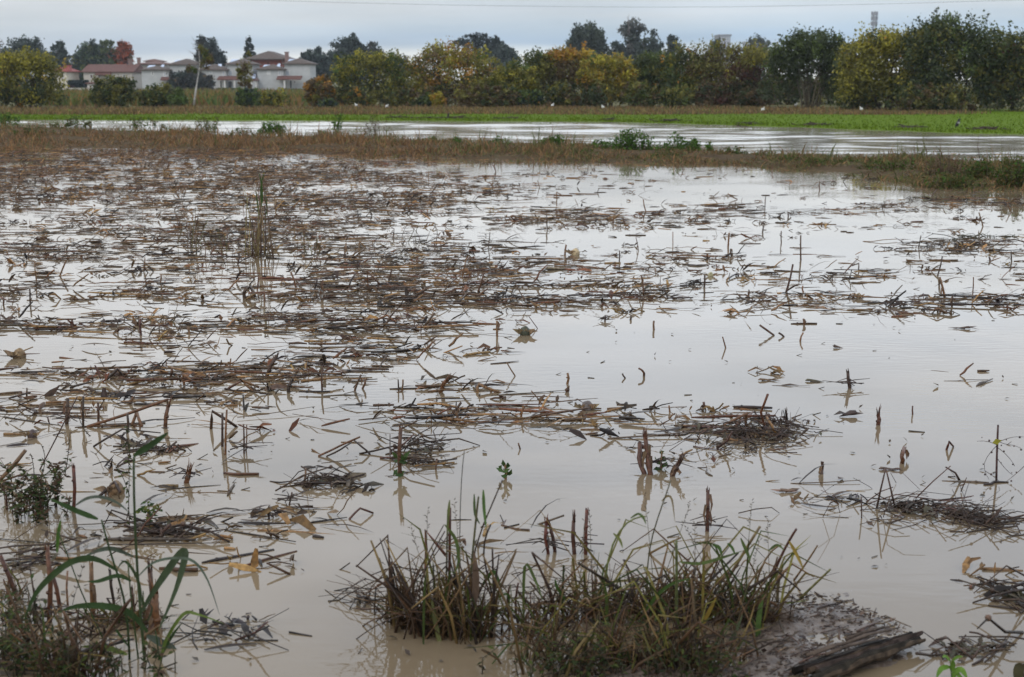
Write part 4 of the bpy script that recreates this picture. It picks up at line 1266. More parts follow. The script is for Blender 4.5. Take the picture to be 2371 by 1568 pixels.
def name_all(items, group):
    """items: (object, px, py, words, category). Gives each a label by its look and the landmark it lies by, ranked where several share both."""
    buckets = {}
    for it in items:
        rel, mk = place_words(it[1], it[2])
        buckets.setdefault((it[3], rel, mk), []).append(it)
    for (wd, rel, mk), its in buckets.items():
        m = [q for q in MARKS if q[1] == mk][0][0]
        its.sort(key=lambda i: (i[1] - m[0]) ** 2 + (2.4 * (i[2] - m[1])) ** 2)
        for k, it in enumerate(its):
            lab = f'{wd} {rel} {mk}'
            if len(its) > 1:
                lab += ', ' + ORD[min(k, len(ORD) - 1)]
            tag(it[0], lab, it[4], group)

# ------------------------------------------------------------------ floating maize straw, husks and crumbs
ROWS = {
 352: '999999987641000000000000', 372: '999898877543222111223444', 385: '999988887643221111112233', 410: '988888887765321111112333', 430: '888888877765433211022111', 450: '888887777766421111210011', 470: '777877777765321112114666',
 485: '556777777765444455455422', 500: '346666677666666665410011', 520: '346666776656654321112211', 545: '345556766654221111112221', 570: '666556677764321111212564', 595: '765556667655433444334332',
 615: '425666666555432222344321', 640: '431355455556655433345422', 665: '545642356655556655533222', 690: '545653367766667655664553', 710: '444455556677787665555554', 728: '555444565542100001333332',
 750: '565444676651000000000000', 775: '455544577762000000000000', 800: '344443566652000000000000', 825: '444444565421000000000000', 850: '545554654210000000000000', 880: '434556653110000000110010',
 905: '224356432344210000000000', 930: '223344433255432110000000', 955: '222345445445443122010000', 985: '223344454334433445000000', 1010: '223444343211222255100000', 1040: '223545344210000143100000',
 1070: '232322223200000010000000', 1110: '333343131000000000010010', 1150: '432244320000000000110010', 1200: '322354420001100000000000', 1250: '432232100001100000000000', 1310: '211112100000000000000000',
 1380: '321000000000000000000001', 1450: '332122100000000000000001', 1540: '222110000000000000000011', 1600: '000000000000000000000000'}
RK = sorted(ROWS)
def cover(px, py):
    c = min(max(px / 98.8 - .5, 0), 22.999)
    i = int(c); fx = c - i
    for a, b in zip(RK, RK[1:]):
        if a <= py <= b:
            t = (py - a) / (b - a)
            g = lambda r: int(ROWS[r][i]) * (1 - fx) + int(ROWS[r][i + 1]) * fx
            k = 1.4 if py < 700 else 1.38 if py < 1000 else .7 if py < 1260 else .3
            return (g(a) * (1 - t) + g(b) * t) / 9 * k
    return 0.0

rnd = random.Random(21)
S_COL = [((.060, .031, .013), 4), ((.110, .056, .020), 3), ((.024, .015, .010), 4), ((.20, .112, .040), 2), ((.085, .032, .013), 1.8), ((.07, .05, .034), 1)]
SW = [w for c, w in S_COL]
H_COL = [((.06, .038, .022), 3), ((.045, .030, .020), 3), ((.11, .066, .028), 1.6), ((.028, .019, .014), 3.4), ((.075, .06, .048), .8)]
HW = [w for c, w in H_COL]
def col_word(c):
    l = c[0] * .3 + c[1] * .6 + c[2] * .1
    if c[0] > 2.35 * c[1] and l < .09:
        return 'reddish'
    if l < .024: return 'blackish'
    if l < .046: return 'dark brown'
    if l < .085: return 'brown'
    if c[2] > c[0] * .62: return 'grey'
    return 'tan'

def raft_noise(x, y):
    return .5 + .75 * noise.noise((x * .42, y * 1.5, 4.2)) + .6 * noise.noise((x * 1.3 + 9, y * 4.2, 1.1))

pieces = []          # (size, kind, data)
y = 349.0
while y < 1568:
    dy = 7 + (y - 350) * .022
    # fine horizontal cells; each filled by area
    x = -640
    while x < 3000:
        dxc = 50
        cv = cover(x + 25, y + dy / 2)
        if cv > 0:
            g = G(x + 25, y + dy / 2)
            s = ppm(g)
            q = raft_noise(g.x, g.y)
            eff = cv * min(max(.55 + 2.9 * (q - .5) + (cv - .5) * 1.1, 0.03), 1.9)
            target = eff * dxc * dy * (1.15 if y < 480 else 1.0)
            got = 0.0
            k = 0
            while got < target and k < 70:
                k += 1
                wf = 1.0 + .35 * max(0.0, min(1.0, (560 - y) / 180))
                if rnd.random() > target / max(target, 1) * (target - got) / max(60, target - got) and target - got < 60:
                    if rnd.random() > (target - got) / 60:
                        break
                px, py = x + rnd.uniform(0, dxc), y + rnd.uniform(0, dy)
                p = G(px, py)
                t = rnd.random()
                stack = rnd.uniform(0, .045) * cv if cv > .45 else 0
                if t < .54:
                    L = min(max(rnd.lognormvariate(-1.75, .6), .05), .75 if y < 700 else .5)
                    r = rnd.choice((.002, .003, .004, .005, .006, .008, .010, .012))
                    a = rnd.gauss(0, .26) if rnd.random() < .84 else rnd.uniform(0, math.pi)
                    tilt = rnd.gauss(0, .025) if rnd.random() < .84 or L > .17 else rnd.uniform(.1, .9)
                    c = jit(rnd.choices([c for c, w in S_COL], SW)[0], .35, rnd)
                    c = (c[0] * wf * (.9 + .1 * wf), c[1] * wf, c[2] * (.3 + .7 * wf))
                    area = L * s * abs(math.cos(a)) * 2 * r * s + 2 * r * s * 3
                    pieces.append((L * r * s * s, 'stalk', (p, L, r, a, tilt, c, stack, px, py)))
                    got += area * .85
                elif t < .63:
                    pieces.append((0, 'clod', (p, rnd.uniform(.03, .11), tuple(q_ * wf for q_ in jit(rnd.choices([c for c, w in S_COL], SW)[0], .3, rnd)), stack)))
                    got += (pieces[-1][2][1] * s) ** 2 * 1.1 + 12
                elif t < .84:
                    L, wd = rnd.uniform(.06, .32), rnd.uniform(.008, .034)
                    a = rnd.gauss(0, .45)
                    c = jit(rnd.choices([c for c, w in H_COL], HW)[0], .35, rnd)
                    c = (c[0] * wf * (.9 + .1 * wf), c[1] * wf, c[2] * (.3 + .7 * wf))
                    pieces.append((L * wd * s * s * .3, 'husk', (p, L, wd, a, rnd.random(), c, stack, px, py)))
                    got += L * s * (wd * s * .22 + 1.0)
                else:
                    pieces.append((0, 'crumb', (p + Vector((0, 0, stack)), rnd.uniform(.008, .04), jit(rnd.choices([c for c, w in S_COL], SW)[0], .4, rnd), px, py)))
                    got += 8 + (s * .02) ** 2 * .4
        x += dxc
    y += dy

def stalk_into(mb, d):
    p, L, r, a, tilt, c, stack, px, py = d
    u = Vector((math.cos(a), math.sin(a), 0))
    b = (rnd.gauss(0, .02) if rnd.random() < .85 else rnd.gauss(0, .12)) * L
    v = Vector((-u.y, u.x, 0))
    n = 6 if r > .005 else 4
    z0 = r * .35 + stack
    up = math.tan(tilt) * L
    k = rnd.uniform(.3, .7)
    pts = [p - u * L * .5 + Vector((0, 0, z0)), p - u * L * (.5 - k * .5) + v * b * .6 + Vector((0, 0, z0 + up * .25)), p + v * b + Vector((0, 0, z0 + up * .55)), p + u * L * .5 + Vector((0, 0, z0 + up))]
    if L > .1 and rnd.random() < .14:           # a kink where the cane broke
        pts[2] = pts[2] + v * rnd.gauss(0, .10) * L + Vector((0, 0, abs(rnd.gauss(0, .03)) * L))
        pts[3] = pts[3] + v * rnd.gauss(0, .22) * L
    mb.tube(pts, [r * rnd.uniform(.4, .9), r, r * .95, r * rnd.uniform(.3, .85)], c, n, .8, .16)
    if L > .16 and rnd.random() < .3:           # a torn leaf still hanging on
        q = pts[rnd.choice((1, 2))]
        w_ = rnd.uniform(.008, .02)
        e_ = u * rnd.choice((-1, 1)) * L * rnd.uniform(.25, .6) + v * rnd.gauss(0, .2) * L
        mb.ribbon([q + Vector((0, 0, r)), q + e_ * .5 + Vector((0, 0, r + rnd.uniform(0, .02))), q + e_ + Vector((0, 0, .002))], [w_ * .6, w_, w_ * .1], jit(c, .4, rnd), face=(rnd.gauss(0, .3), rnd.gauss(-.3, .4), 1))
    if r > .006 and L > .2:       # a node ring on a thick cane
        q = pts[1]
        mb.tube([q - u * .006, q, q + u * .006], [r, r * 1.28, r], tuple(x * .8 for x in c), n)
def husk_into(mb, d):
    p, L, wd, a, cu, c, stack, px, py = d
    u = Vector((math.cos(a), math.sin(a), 0))
    v = Vector((-u.y, u.x, 0))
    hz = .004 + stack
    curl = cu * .035 if cu < .8 else cu * .10
    bend = rnd.gauss(0, .12) * L
    pts = [p + u * L * (t - .5) + v * bend * math.sin(math.pi * t) + Vector((0, 0, hz + curl * math.sin(math.pi * t * (1.0 if cu < .7 else .6)))) for t in (0, .2, .45, .7, 1)]
    mb.ribbon(pts, [wd * .35, wd * .85, wd, wd * .6, wd * .05], c, face=Vector((v.x * .6 * (cu - .5), v.y * .6 * (cu - .5), 1)), crease=rnd.uniform(-.3, .3))
def crumb_into(mb, d):
    p, r, c, px, py = d
    k = rnd.random()
    if k < .5:
        a = rnd.gauss(0, .8)
        u = Vector((math.cos(a), math.sin(a), rnd.uniform(-.1, .5))) * r * rnd.uniform(1.2, 3)
        mb.tube([p - u * .5 + Vector((0, 0, .003)), p + u + Vector((0, 0, .003))], [r * .12 + .001, r * .1 + .0008], c, 4)
    else:
        mb.leaf(p + Vector((0, 0, .004)), (rnd.uniform(-1, 1), rnd.uniform(-.6, .6), rnd.uniform(0, .5)), r * 1.8, r, (rnd.uniform(-.4, .4), rnd.uniform(-.4, .4), 1), c)

def clod_into(mb, d):
    """a small crumpled pile: bits of sheath and straw at all angles"""
    p, R_, c, stack = d
    for i in range(rnd.randint(5, 10)):
        q = p + Vector((rnd.gauss(0, .55) * R_ * 1.5, rnd.gauss(0, .5) * R_, rnd.uniform(0, .5) * R_ * .5 + .002))
        u = Vector((rnd.gauss(0, 1), rnd.gauss(0, .7), rnd.gauss(0, .45))).normalized()
        L = R_ * rnd.uniform(.5, 1.7)
        cc = jit(c, .45, rnd)
        if rnd.random() < .55:
            w_ = L * rnd.uniform(.12, .35)
            a_ = q - u * L * .5; b_ = q + u * L * .5
            for z_ in (a_, b_): z_.z = max(z_.z, .001)
            mb.ribbon([a_, q + Vector((0, 0, L * rnd.uniform(0, .25))), b_], [w_ * .5, w_, w_ * .15], cc, face=(rnd.gauss(0, .6), rnd.gauss(-.5, .5), 1), crease=rnd.uniform(-.4, .4))
        else:
            r_ = rnd.uniform(.0015, .007)
            a_ = q - u * L * .5; b_ = q + u * L * .6
            for z_ in (a_, b_): z_.z = max(z_.z, .001)
            mb.tube([a_, q + Vector((0, 0, rnd.uniform(0, .01))), b_], [r_, r_, r_ * .7], cc, 5)
seen = lambda q: 5 < q[2][-2] < 2366 and q[2][-1] < 1560
stalks = sorted([q for q in pieces if q[1] == 'stalk'], key=lambda q: -q[0] * (1 if seen(q) else 1e-6))
husks = sorted([q for q in pieces if q[1] == 'husk'], key=lambda q: -q[0] * (1 if seen(q) else 1e-6))
its = []
for sz, k, d in stalks[:300]:
    mb = MB()
    stalk_into(mb, d)
    o = mb.build('maize_stalk', M_STALK, None, d[0])
    L = d[1]
    ww = ('long ' if L > .36 else 'short ' if L < .2 else '') + col_word(d[5]) + (' tilted' if d[4] > .08 else '') + ' floating stalk'
    its.append((o, d[7], d[8], ww, 'maize stalk'))
name_all(its, 'broken maize stalks floating on the flood')
its = []
for sz, k, d in husks[:300]:
    mb = MB()
    husk_into(mb, d)
    o = mb.build('maize_leaf', M_HUSK, None, d[0])
    ww = ('broad' if d[2] > .022 else 'narrow') + ' ' + col_word(d[5]) + ' maize leaf' + (' curled' if d[4] > .75 else '')
    its.append((o, d[7], d[8], ww, 'dead leaf'))
name_all(its, 'dead maize leaves floating on the flood')
mb = MB()
for sz, k, d in stalks[300:]:
    stalk_into(mb, d)
tag(mb.build('floating_straw', M_STALK), 'countless bits of broken maize straw drifting over the flooded field', 'straw', kind='stuff')
mb = MB()
for sz, k, d in husks[300:]:
    husk_into(mb, d)
for q in pieces:
    if q[1] == 'crumb':
        crumb_into(mb, q[2])
    elif q[1] == 'clod':
        clod_into(mb, q[2])
# fine chaff strewn loosely over the open water too
for i in range(900):
    px, py = rnd.uniform(0, 2371), 420 + 1140 * rnd.random() ** 1.2
    p = G(px, py)
    if cover(px, py) < .1 and rnd.random() < .55:
        continue
    crumb_into(mb, (p, rnd.uniform(.006, .022), jit((.06, .045, .032), .4, rnd), px, py))
tag(mb.build('floating_chaff', M_HUSK), 'fine dark chaff and leaf scraps scattered on the muddy water', 'chaff', kind='stuff')

# ------------------------------------------------------------------ maize stubs standing in the water
ST = [(.085, .037, .016), (.055, .028, .015), (.12, .06, .024), (.036, .021, .013)]
stub_items = []
def stub(pts, wpx, words, style='', col=None, label=None):
    """pts: photo points, the first at the waterline; the stub stands in the upright plane facing the camera through its foot"""
    b = G(*pts[0])
    s = ppm(b)
    r = max(wpx / s / 2, .0022)
    c = (col[0] * .9, col[1] * .72, col[2] * .6) if col else jit(rnd.choice(ST), .2, rnd)
    W = []
    yy = 0.0
    for i, (x, y_) in enumerate(pts):
        q = at(x, y_, b.y + (rnd.uniform(-.05, .05) * i if len(pts) > 2 else yy))
        q.z = max(q.z, .004)
        W.append(q)
    root = thing('maize_stub', '', 'maize stub', b)
    foot = Vector((W[0].x - (W[1].x - W[0].x) * .15, W[0].y, -.06))
    line = [foot]
    for p0, p1 in zip(W, W[1:]):
        line += [p0, p0.lerp(p1, .5) + Vector((rnd.gauss(0, r * .5), 0, 0))]
    line.append(W[-1])
    n = len(line)
    rad = [r * (1.12 - .2 * i / (n - 1)) for i in range(n)]
    mb = MB()
    mb.tube(line, rad, c, 8, 1.0, .12)
    if len(W) == 2 and wpx > 5:
        t = rnd.uniform(.3, .7)
        q = W[0].lerp(W[1], t)
        d = (W[1] - W[0]).normalized()
        mb.tube([q - d * r * .6, q, q + d * r * .6], [r, r * 1.22, r], tuple(x * .8 for x in c), 8)
    mb.build('cane', M_STALK, root)
    d = (W[-1] - W[-2]).normalized()
    if 'fray' in style or (wpx > 6 and rnd.random() < .8):
        mb = MB()
        for i in range(9 if 'fray' in style else 4):
            a = rnd.uniform(0, 6.28)
            e = Vector((math.cos(a), math.sin(a), 0)) * r * .75
            L = (rnd.uniform(2, 6) if 'fray' in style else rnd.uniform(.8, 2.2)) * r
            mb.tube([W[-1] + e - d * r, W[-1] + e * 1.1 + d * L * .5, W[-1] + e * rnd.uniform(1, 2.4 if 'fray' in style else 1.2) + d * L], [r * .3, r * .22, r * .08], jit(c, .3, rnd), 4)
        mb.build('frayed_end', M_STALK, root)
    if 'husk' in style:
        mb = MB()
        for i in range(3):
            t0 = rnd.uniform(.25, .9)
            q = W[0].lerp(W[-1], t0)
            sd_ = rnd.choice((-1, 1))
            L = (W[-1] - W[0]).length * rnd.uniform(.35, .8)
            mb.ribbon([q, q + Vector((sd_ * r * 1.0, -r, L * .05)), q + Vector((sd_ * r * rnd.uniform(1.2, 2.2), -r * 1.3, -L * .3)), q + Vector((sd_ * r * rnd.uniform(1, 2.6), -r * 1.2, -L * .7))], [r * 1.0, r * 1.5, r * 1.1, r * .2], jit((.11, .065, .036), .35, rnd))
        mb.build('dead_sheath', M_HUSK, root)
    if 'twig' in style:
        mb = MB()
        for i in range(7):
            a = rnd.uniform(0, 6.28)
            q = Vector((b.x, b.y, rnd.uniform(.01, .05)))
            e = Vector((math.cos(a), math.sin(a) * .6, 0)) * rnd.uniform(.06, .2)
            mb.tube([q - e * .5, q + e * .2 + Vector((0, 0, rnd.uniform(0, .04))), q + e + Vector((0, 0, rnd.uniform(-.01, .03)))], [.003, .003, .0015], jit((.05, .035, .028), .3, rnd), 4)
        mb.build('caught_twigs', M_STALK, root)
    if 'green' in style:
        mb = MB()
        for i in range(12):
            q = Vector((b.x + rnd.gauss(0, .02), b.y + rnd.gauss(0, .02), rnd.uniform(.0, .09)))
            mb.leaf(q, (rnd.uniform(-1, 1), rnd.uniform(-1, .2), rnd.uniform(-.3, 1)), rnd.uniform(.03, .06), .022, (0, -1, .5), jit((.04, .07, .02), .3, rnd))
        mb.build('leaves', M_BLADE, root)
    if label:
        root['label'] = label
        root['group'] = 'maize stubs standing in the flood'
    else:
        stub_items.append((root, pts[0][0], pts[0][1], words, 'maize stub'))
    return root

stub([(926, 1100), (928, 990)], 9, '', 'green', (.075, .042, .025), 'tall straight dark stub with green leaves at its foot, mid field')
stub([(155, 982), (156, 922)], 8, 'thick rough stub', 'husk twig')
stub([(193, 990), (193, 919)], 5.5, '', 'husk', None, 'straight stub with a pale husk hanging from it, left field')
stub([(228, 986), (227, 932)], 6, 'short straight stub')
stub([(204, 989), (290, 960), (388, 926)], 7, '', '', (.11, .06, .03), 'very long stalk leaning low to the right over the left stubs')
stub([(295, 1003), (295, 958)], 6, 'short dark stub')
stub([(306, 985), (317, 953), (329, 987)], 7, 'small doubled over stub', 'husk')
stub([(383, 990), (390, 938)], 9, 'thick slightly leaning stub', 'fray')
stub([(489, 993), (491, 952), (547, 998)], 7, 'stub snapped over to the right', 'fray')
stub([(515, 1034), (515, 957)], 6, '', '', None, 'left of the pair of tall thin stubs standing close together')
stub([(522, 1053), (525, 949)], 5.5, '', '', None, 'right and taller of the pair of thin stubs standing close together')
stub([(565, 1050), (564, 982)], 4, 'thin stub with twigs at its foot', 'twig')
stub([(570, 1046), (571, 984)], 3, 'very thin stub')
stub([(300, 936), (309, 919)], 7, 'tiny leaning stub')
stub([(617, 875), (641, 823)], 8.5, '', '', (.05, .035, .026), 'dark thick stub leaning right above the left rafts')
stub([(623, 1203), (623, 1176)], 5, 'short stub with a side twig', 'twig')
stub([(171, 1186), (170, 1078)], 8, 'tall dark red stub', '', (.085, .035, .024))
stub([(0, 1113), (59, 1043)], 10, '', '', (.12, .085, .05), 'thick stub leaning right at the left edge of the picture')
stub([(93, 1088), (135, 1005), (179, 919)], 3.2, '', '', (.05, .03, .024), 'long thin dark twig slanting up beside the left weeds')
stub([(16, 1179), (15, 1146)], 6, 'short dark stub')
stub([(432, 1118), (437, 1092)], 12, 'short brush ended stump', 'fray twig')
stub([(232, 1149), (266, 1116), (278, 1140)], 7, 'stub folded into an arch', 'husk')
stub([(115, 1440), (109, 1267)], 11, 'tall thick brown stub', 'twig', (.10, .05, .028))
stub([(139, 1412), (118, 1318)], 9, 'stub leaning left', '', (.085, .042, .026))
stub([(41, 1390), (0, 1286)], 10, 'thick stub leaning left out of the picture', '', (.07, .035, .024))
stub([(216, 1423), (211, 1303)], 10, 'tall straight brown stub', 'husk')
stub([(264, 1398), (254, 1319)], 7, 'dark narrow stub')
stub([(353, 1458), (347, 1319)], 12, 'tall thick dark stub', 'fray', (.055, .034, .024))
stub([(366, 1466), (358, 1376)], 18, 'broad shredded stump', 'fray husk', (.12, .065, .03))
stub([(309, 1417), (304, 1360)], 9, 'short thick stub')
stub([(157, 1404), (156, 1322)], 5, 'thin pale stub', '', (.17, .11, .07))
stub([(746, 905), (747, 850)], 4.5, 'thin straight stub')
stub([(923, 905), (922, 879)], 3.5, 'small thin stub')
stub([(931, 903), (933, 879)], 4, 'small thin stub')
stub([(1020, 908), (1025, 895), (1036, 880)], 10, 'stub with a brush end', 'fray')
stub([(1105, 908), (1109, 890), (1154, 916)], 7, '', 'husk', None, 'stub bent over square like a box, above the middle raft')
stub([(1039, 967), (1068, 932)], 6, 'dark stick leaning right', 'husk')
stub([(739, 1057), (786, 1033), (833, 1012)], 5, 'long stalk sloping up to the right')
stub([(856, 1053), (838, 1035), (820, 1020)], 4.5, 'stalk sloping up to the left')
stub([(757, 1058), (790, 1040), (812, 1026)], 4, 'sloping stalk')
stub([(705, 1116), (708, 1084)], 5, 'short straight stub', '', (.12, .085, .055))
stub([(777, 1121), (796, 1105)], 10, 'short thick leaning stump', 'fray twig')
stub([(670, 1170), (676, 1140)], 4, 'thin dark stub', 'twig')
stub([(810, 1203), (834, 1177), (864, 1200)], 5, '', '', (.075, .038, .028), 'stalk bent like a roof in the open water at lower left')
stub([(1009, 1086), (1012, 1062)], 5.5, 'short pale stub', '', (.15, .11, .08))
stub([(1171, 1110), (1168, 1073)], 6, 'short stub with green leaves', 'green')
stub([(1192, 871), (1173, 839)], 3.2, 'thin stick leaning left', '', (.13, .09, .055))
stub([(1269, 1283), (1265, 1212)], 8, 'dark stub, left of a leaning pair', 'fray twig', (.09, .032, .022))
stub([(1285, 1278), (1272, 1213)], 8, 'dark stub bent against its neighbour', 'fray', (.06, .032, .024))
stub([(1330, 1283), (1328, 1205)], 9, 'straight thick dark stub', 'fray', (.06, .032, .024))
stub([(1356, 1283), (1359, 1181)], 9, 'tall stub with a knobbed top', 'twig', (.09, .035, .024))
stub([(985, 1321), (985, 1228), (1032, 1286)], 7, 'tall stub snapped over to the right', '', (.09, .042, .026))
stub([(1314, 889), (1314, 864)], 5.5, 'short pale brown stub', '', (.16, .10, .05))
stub([(1313, 908), (1315, 900)], 8, 'tiny dark stump')
stub([(1491, 871), (1488, 859), (1479, 853)], 5, 'little hooked stub', '', (.09, .05, .032))
stub([(1447, 876), (1441, 865)], 4, 'tiny thin stick')
stub([(1775, 998), (1762, 955), (1778, 913)], 6, 'stub kinked in the middle', '', (.10, .05, .03))
stub([(1800, 1008), (1788, 986), (1775, 965)], 6, 'pale stick leaning left', '', (.22, .15, .075))
stub([(1728, 993), (1729, 957), (1687, 979)], 7, 'stub with its top snapped to the left', 'fray', (.12, .07, .035))
stub([(1823, 993), (1820, 968)], 9, 'short shredded stub', 'fray')
stub([(1491, 1097), (1480, 1060), (1481, 1026), (1492, 1036)], 11, '', 'husk', (.07, .038, .026), 'left stem of the double split stump, hooked at the top')
stub([(1506, 1099), (1499, 1055), (1494, 1012)], 11, '', 'fray husk', (.08, .042, .026), 'right taller stem of the double split stump')
stub([(1531, 1088), (1533, 1045)], 4.5, 'thin stub with a green tip', 'green twig')
stub([(1557, 1102), (1572, 1072)], 12, '', 'fray husk', (.065, .04, .028), 'short frayed stump leaning right beside the double split one')
stub([(1637, 1230), (1639, 1135)], 9, '', 'twig husk', (.07, .038, .028), 'lone tall dark stub behind the wide green grass clump')
stub([(1551, 954), (1549, 939)], 4, 'tiny dark stub')
stub([(1968, 899), (1963, 859)], 8, '', 'twig', (.05, .034, .028), 'dark stub with roots crossing its foot in the open water')
stub([(2033, 984), (2033, 960)], 9, '', 'fray', (.08, .04, .028), 'short stub ending in a crown of splinters, right water')
stub([(2113, 960), (2113, 940)], 3.5, 'small thin stub', '', (.08, .04, .03))
stub([(2192, 1042), (2198, 1023), (2207, 1040)], 5, 'tiny folded stub', '', (.08, .035, .026))
stub([(1903, 1098), (1903, 1088), (1904, 1071)], 7, 'small pod shaped stub', 'husk')
stub([(2089, 1073), (2088, 1058), (2094, 1037)], 9, 'pointed pod shaped stub', 'husk')
stub([(1854, 602), (1854, 545)], 3.4, '', '', None, 'thin tall straight stub rising left of the right hand raft')
stub([(1821, 676), (1836, 612)], 4.6, '', '', (.06, .036, .026), 'long dark stub slanting right in the right hand raft')
stub([(1809, 562), (1809, 535)], 2.6, 'thin short stub')
stub([(2204, 710), (2206, 685)], 4.5, 'short stub in the raft', 'husk')
stub([(1694, 594), (1692, 576)], 4, 'short dark stub', 'husk')
stub([(1680, 806), (1673, 780)], 3.6, 'thin stub leaning left', '', (.11, .07, .045))
stub([(1791, 777), (1759, 753)], 5, '', '', (.07, .045, .032), 'longer of two sticks slanting left out of the open water')
stub([(1814, 780), (1803, 771)], 5, '', '', (.05, .036, .028), 'shorter of two sticks slanting left out of the open water')
stub([(1853, 790), (1860, 770)], 4, 'small pale stub leaning right', '', (.18, .11, .065))
stub([(1862, 753), (1860, 738)], 4.5, 'tiny hooked stub', 'husk', (.13, .08, .045))
stub([(2342, 606), (2341, 582)], 3, 'thin short stub')
stub([(2292, 604), (2290, 594)], 4, 'tiny dark stub')
stub([(1308, 589), (1311, 567)], 4, 'short brown stub')
stub([(1434, 605), (1434, 580)], 3, 'thin straight stub')
stub([(1514, 763), (1514, 743)], 5, 'short straight stub', '', (.12, .085, .06))
stub([(1151, 780), (1151, 743)], 5, 'straight stub with a rag of husk', 'husk')
stub([(1097, 693), (1130, 668)], 3.6, 'thin stalk leaning right')
stub([(952, 696), (988, 669)], 6, 'dark stalk leaning right', 'twig')
stub([(827, 629), (832, 605)], 3.5, 'thin dark stub')
stub([(862, 746), (896, 730), (918, 757)], 4.5, 'brown stalk bent like a roof', '', (.15, .08, .035))
stub([(1244, 761), (1224, 732)], 2, 'very thin twig leaning left')
stub([(1558, 567), (1558, 537)], 2, 'very thin twig')
stub([(1401, 744), (1401, 730)], 4, 'tiny cross shaped stub', 'twig')
stub([(1460, 741), (1460, 732)], 5, 'tiny dark stub')
stub([(139, 639), (154, 602)], 4, 'dark stick leaning right')
stub([(108, 642), (126, 625)], 4, 'short dark stick leaning right', 'twig')
stub([(566, 690), (570, 668), (580, 664), (590, 686)], 8, '', 'husk', (.07, .05, .034), 'dark stalk curled into a loop above the left water')
stub([(514, 672), (530, 680), (556, 643)], 4, 'thin bent tan stalk', '', (.17, .105, .055))
stub([(326, 776), (325, 738)], 6, 'dark straight stub', '', (.07, .035, .03))
stub([(70, 702), (69, 669)], 4, 'thin dark stub')
stub([(8, 706), (8, 690)], 4, 'tiny dark stub')
stub([(551, 612), (553, 587)], 4, 'thin dark stub')
stub([(248, 880), (272, 855), (285, 884)], 6, 'stalk bent over into a tent', 'husk')
stub([(396, 872), (398, 852)], 6, 'short dark stub')
stub([(427, 892), (424, 866), (455, 893)], 6, 'pale snapped stub', 'husk', (.15, .09, .045))
stub([(585, 905), (557, 880), (600, 897)], 6, 'low bent tan stalk', '', (.14, .085, .04))
stub([(668, 908), (676, 882)], 8, 'short thick leaning stub')
stub([(740, 872), (733, 862)], 5, 'tiny dark stub')
stub([(822, 905), (836, 868)], 5, 'stalk leaning right', 'husk')
stub([(840, 900), (846, 878)], 5, 'short dark stub')
stub([(1995, 1200), (1994, 1150)], 3, 'thin dark twig', '', (.05, .03, .026))
stub([(1551, 1010), (1530, 975)], 2, 'very thin twig leaning left')
stub([(1204, 1040), (1200, 1026)], 4, 'tiny grey stub')
stub([(1260, 945), (1230, 905)], 3, 'thin dark twig')
stub([(1627, 950), (1629, 931)], 6, 'small dark stub', 'husk')
# smaller stubs far back
rr = random.Random(4)
k = 0
while k < 70:
    px, py = rr.uniform(0, 2371), 375 + 330 * rr.random()
    cv = cover(px, py)
    if rr.random() > cv + .12:
        continue
    s = ppm(G(px, py))
    h_ = rr.uniform(.05, .2) * s
    tx = px + rr.gauss(0, .22) * h_
    w = max(rr.uniform(.010, .02) * s, 1.6)
    if rr.random() < .25:
        stub([(px, py), (tx, py - h_), (tx + rr.choice((-1, 1)) * h_ * rr.uniform(.4, 1), py - h_ * rr.uniform(.2, .8))], w, 'far small bent stub')
    else:
        stub([(px, py), (tx, py - h_)], w, 'far small leaning stub' if abs(tx - px) > .15 * h_ else 'far small upright stub', 'husk' if rr.random() < .4 else '')
    k += 1
name_all(stub_items, 'maize stubs standing in the flood')

# pale cobs and upright rags of leaf
def cob(px, py, wpx, hpx, label, lying=False, col=(.36, .28, .16)):
    b = G(px, py); s = ppm(b)
    w, h_ = wpx / s / 2, hpx / s
    root = thing('maize_cob', label, 'maize cob', b, 'maize cobs and husks in the flood')
    mb = MB()
    if lying:
        sg, yw = rnd.choice((-1, 1)), rnd.gauss(0, .25) * w
        T = lambda f, z: b + Vector((sg * w * f, yw * f, h_ * z))
        mb.tube([T(-1, .25), T(-.75, .45), T(-.3, .4), T(.2, .3), T(.7, .18), T(1.15, .08)], [h_ * .12, h_ * .36, h_ * .34, h_ * .22, h_ * .12, h_ * .03], jit(col, .1, rnd), 8, .8, .25)
    else:
        mb.tube([b + Vector((0, 0, -.03)), b + Vector((0, 0, h_ * .3)), b + Vector((w * .1, 0, h_ * .7)), b + Vector((w * .2, 0, h_))], [w * .8, w, w * .8, w * .2], jit(col, .1, rnd), 9, 1, .1)
    mb.build('cob', M_HUSK, root)
    mb = MB()
    if lying:
        for i in range(rnd.randint(2, 4)):
            sd_ = rnd.choice((-1, 1))
            q = b + Vector((rnd.uniform(-.6, .6) * w, rnd.uniform(-.3, .1) * w, h_ * rnd.uniform(.1, .4)))
            L = w * rnd.uniform(.8, 2.2)
            mb.ribbon([q, q + Vector((sd_ * L * .5, rnd.gauss(0, .15) * L, h_ * rnd.uniform(.1, .4))), q + Vector((sd_ * L, rnd.gauss(0, .3) * L, rnd.uniform(-.1, .3) * h_))], [h_ * .5, h_ * .6, h_ * .05], jit(tuple(k_ * .8 for k_ in col), .35, rnd), face=(0, -.4, 1))
    for i in range(0 if lying else 5):
        a = rnd.uniform(-1, 1)
        q = b + Vector((a * w, -w * .6, h_ * .2))
        mb.ribbon([q, q + Vector((a * w * .6, -w * .4, h_ * .35)), q + Vector((a * w * 1.8, -w * .4, h_ * rnd.uniform(.2, .8)))], [w * .6, w * .7, w * .05], jit((.22, .15, .085), .3, rnd))
    mb.build('husk_leaves', M_HUSK, root)
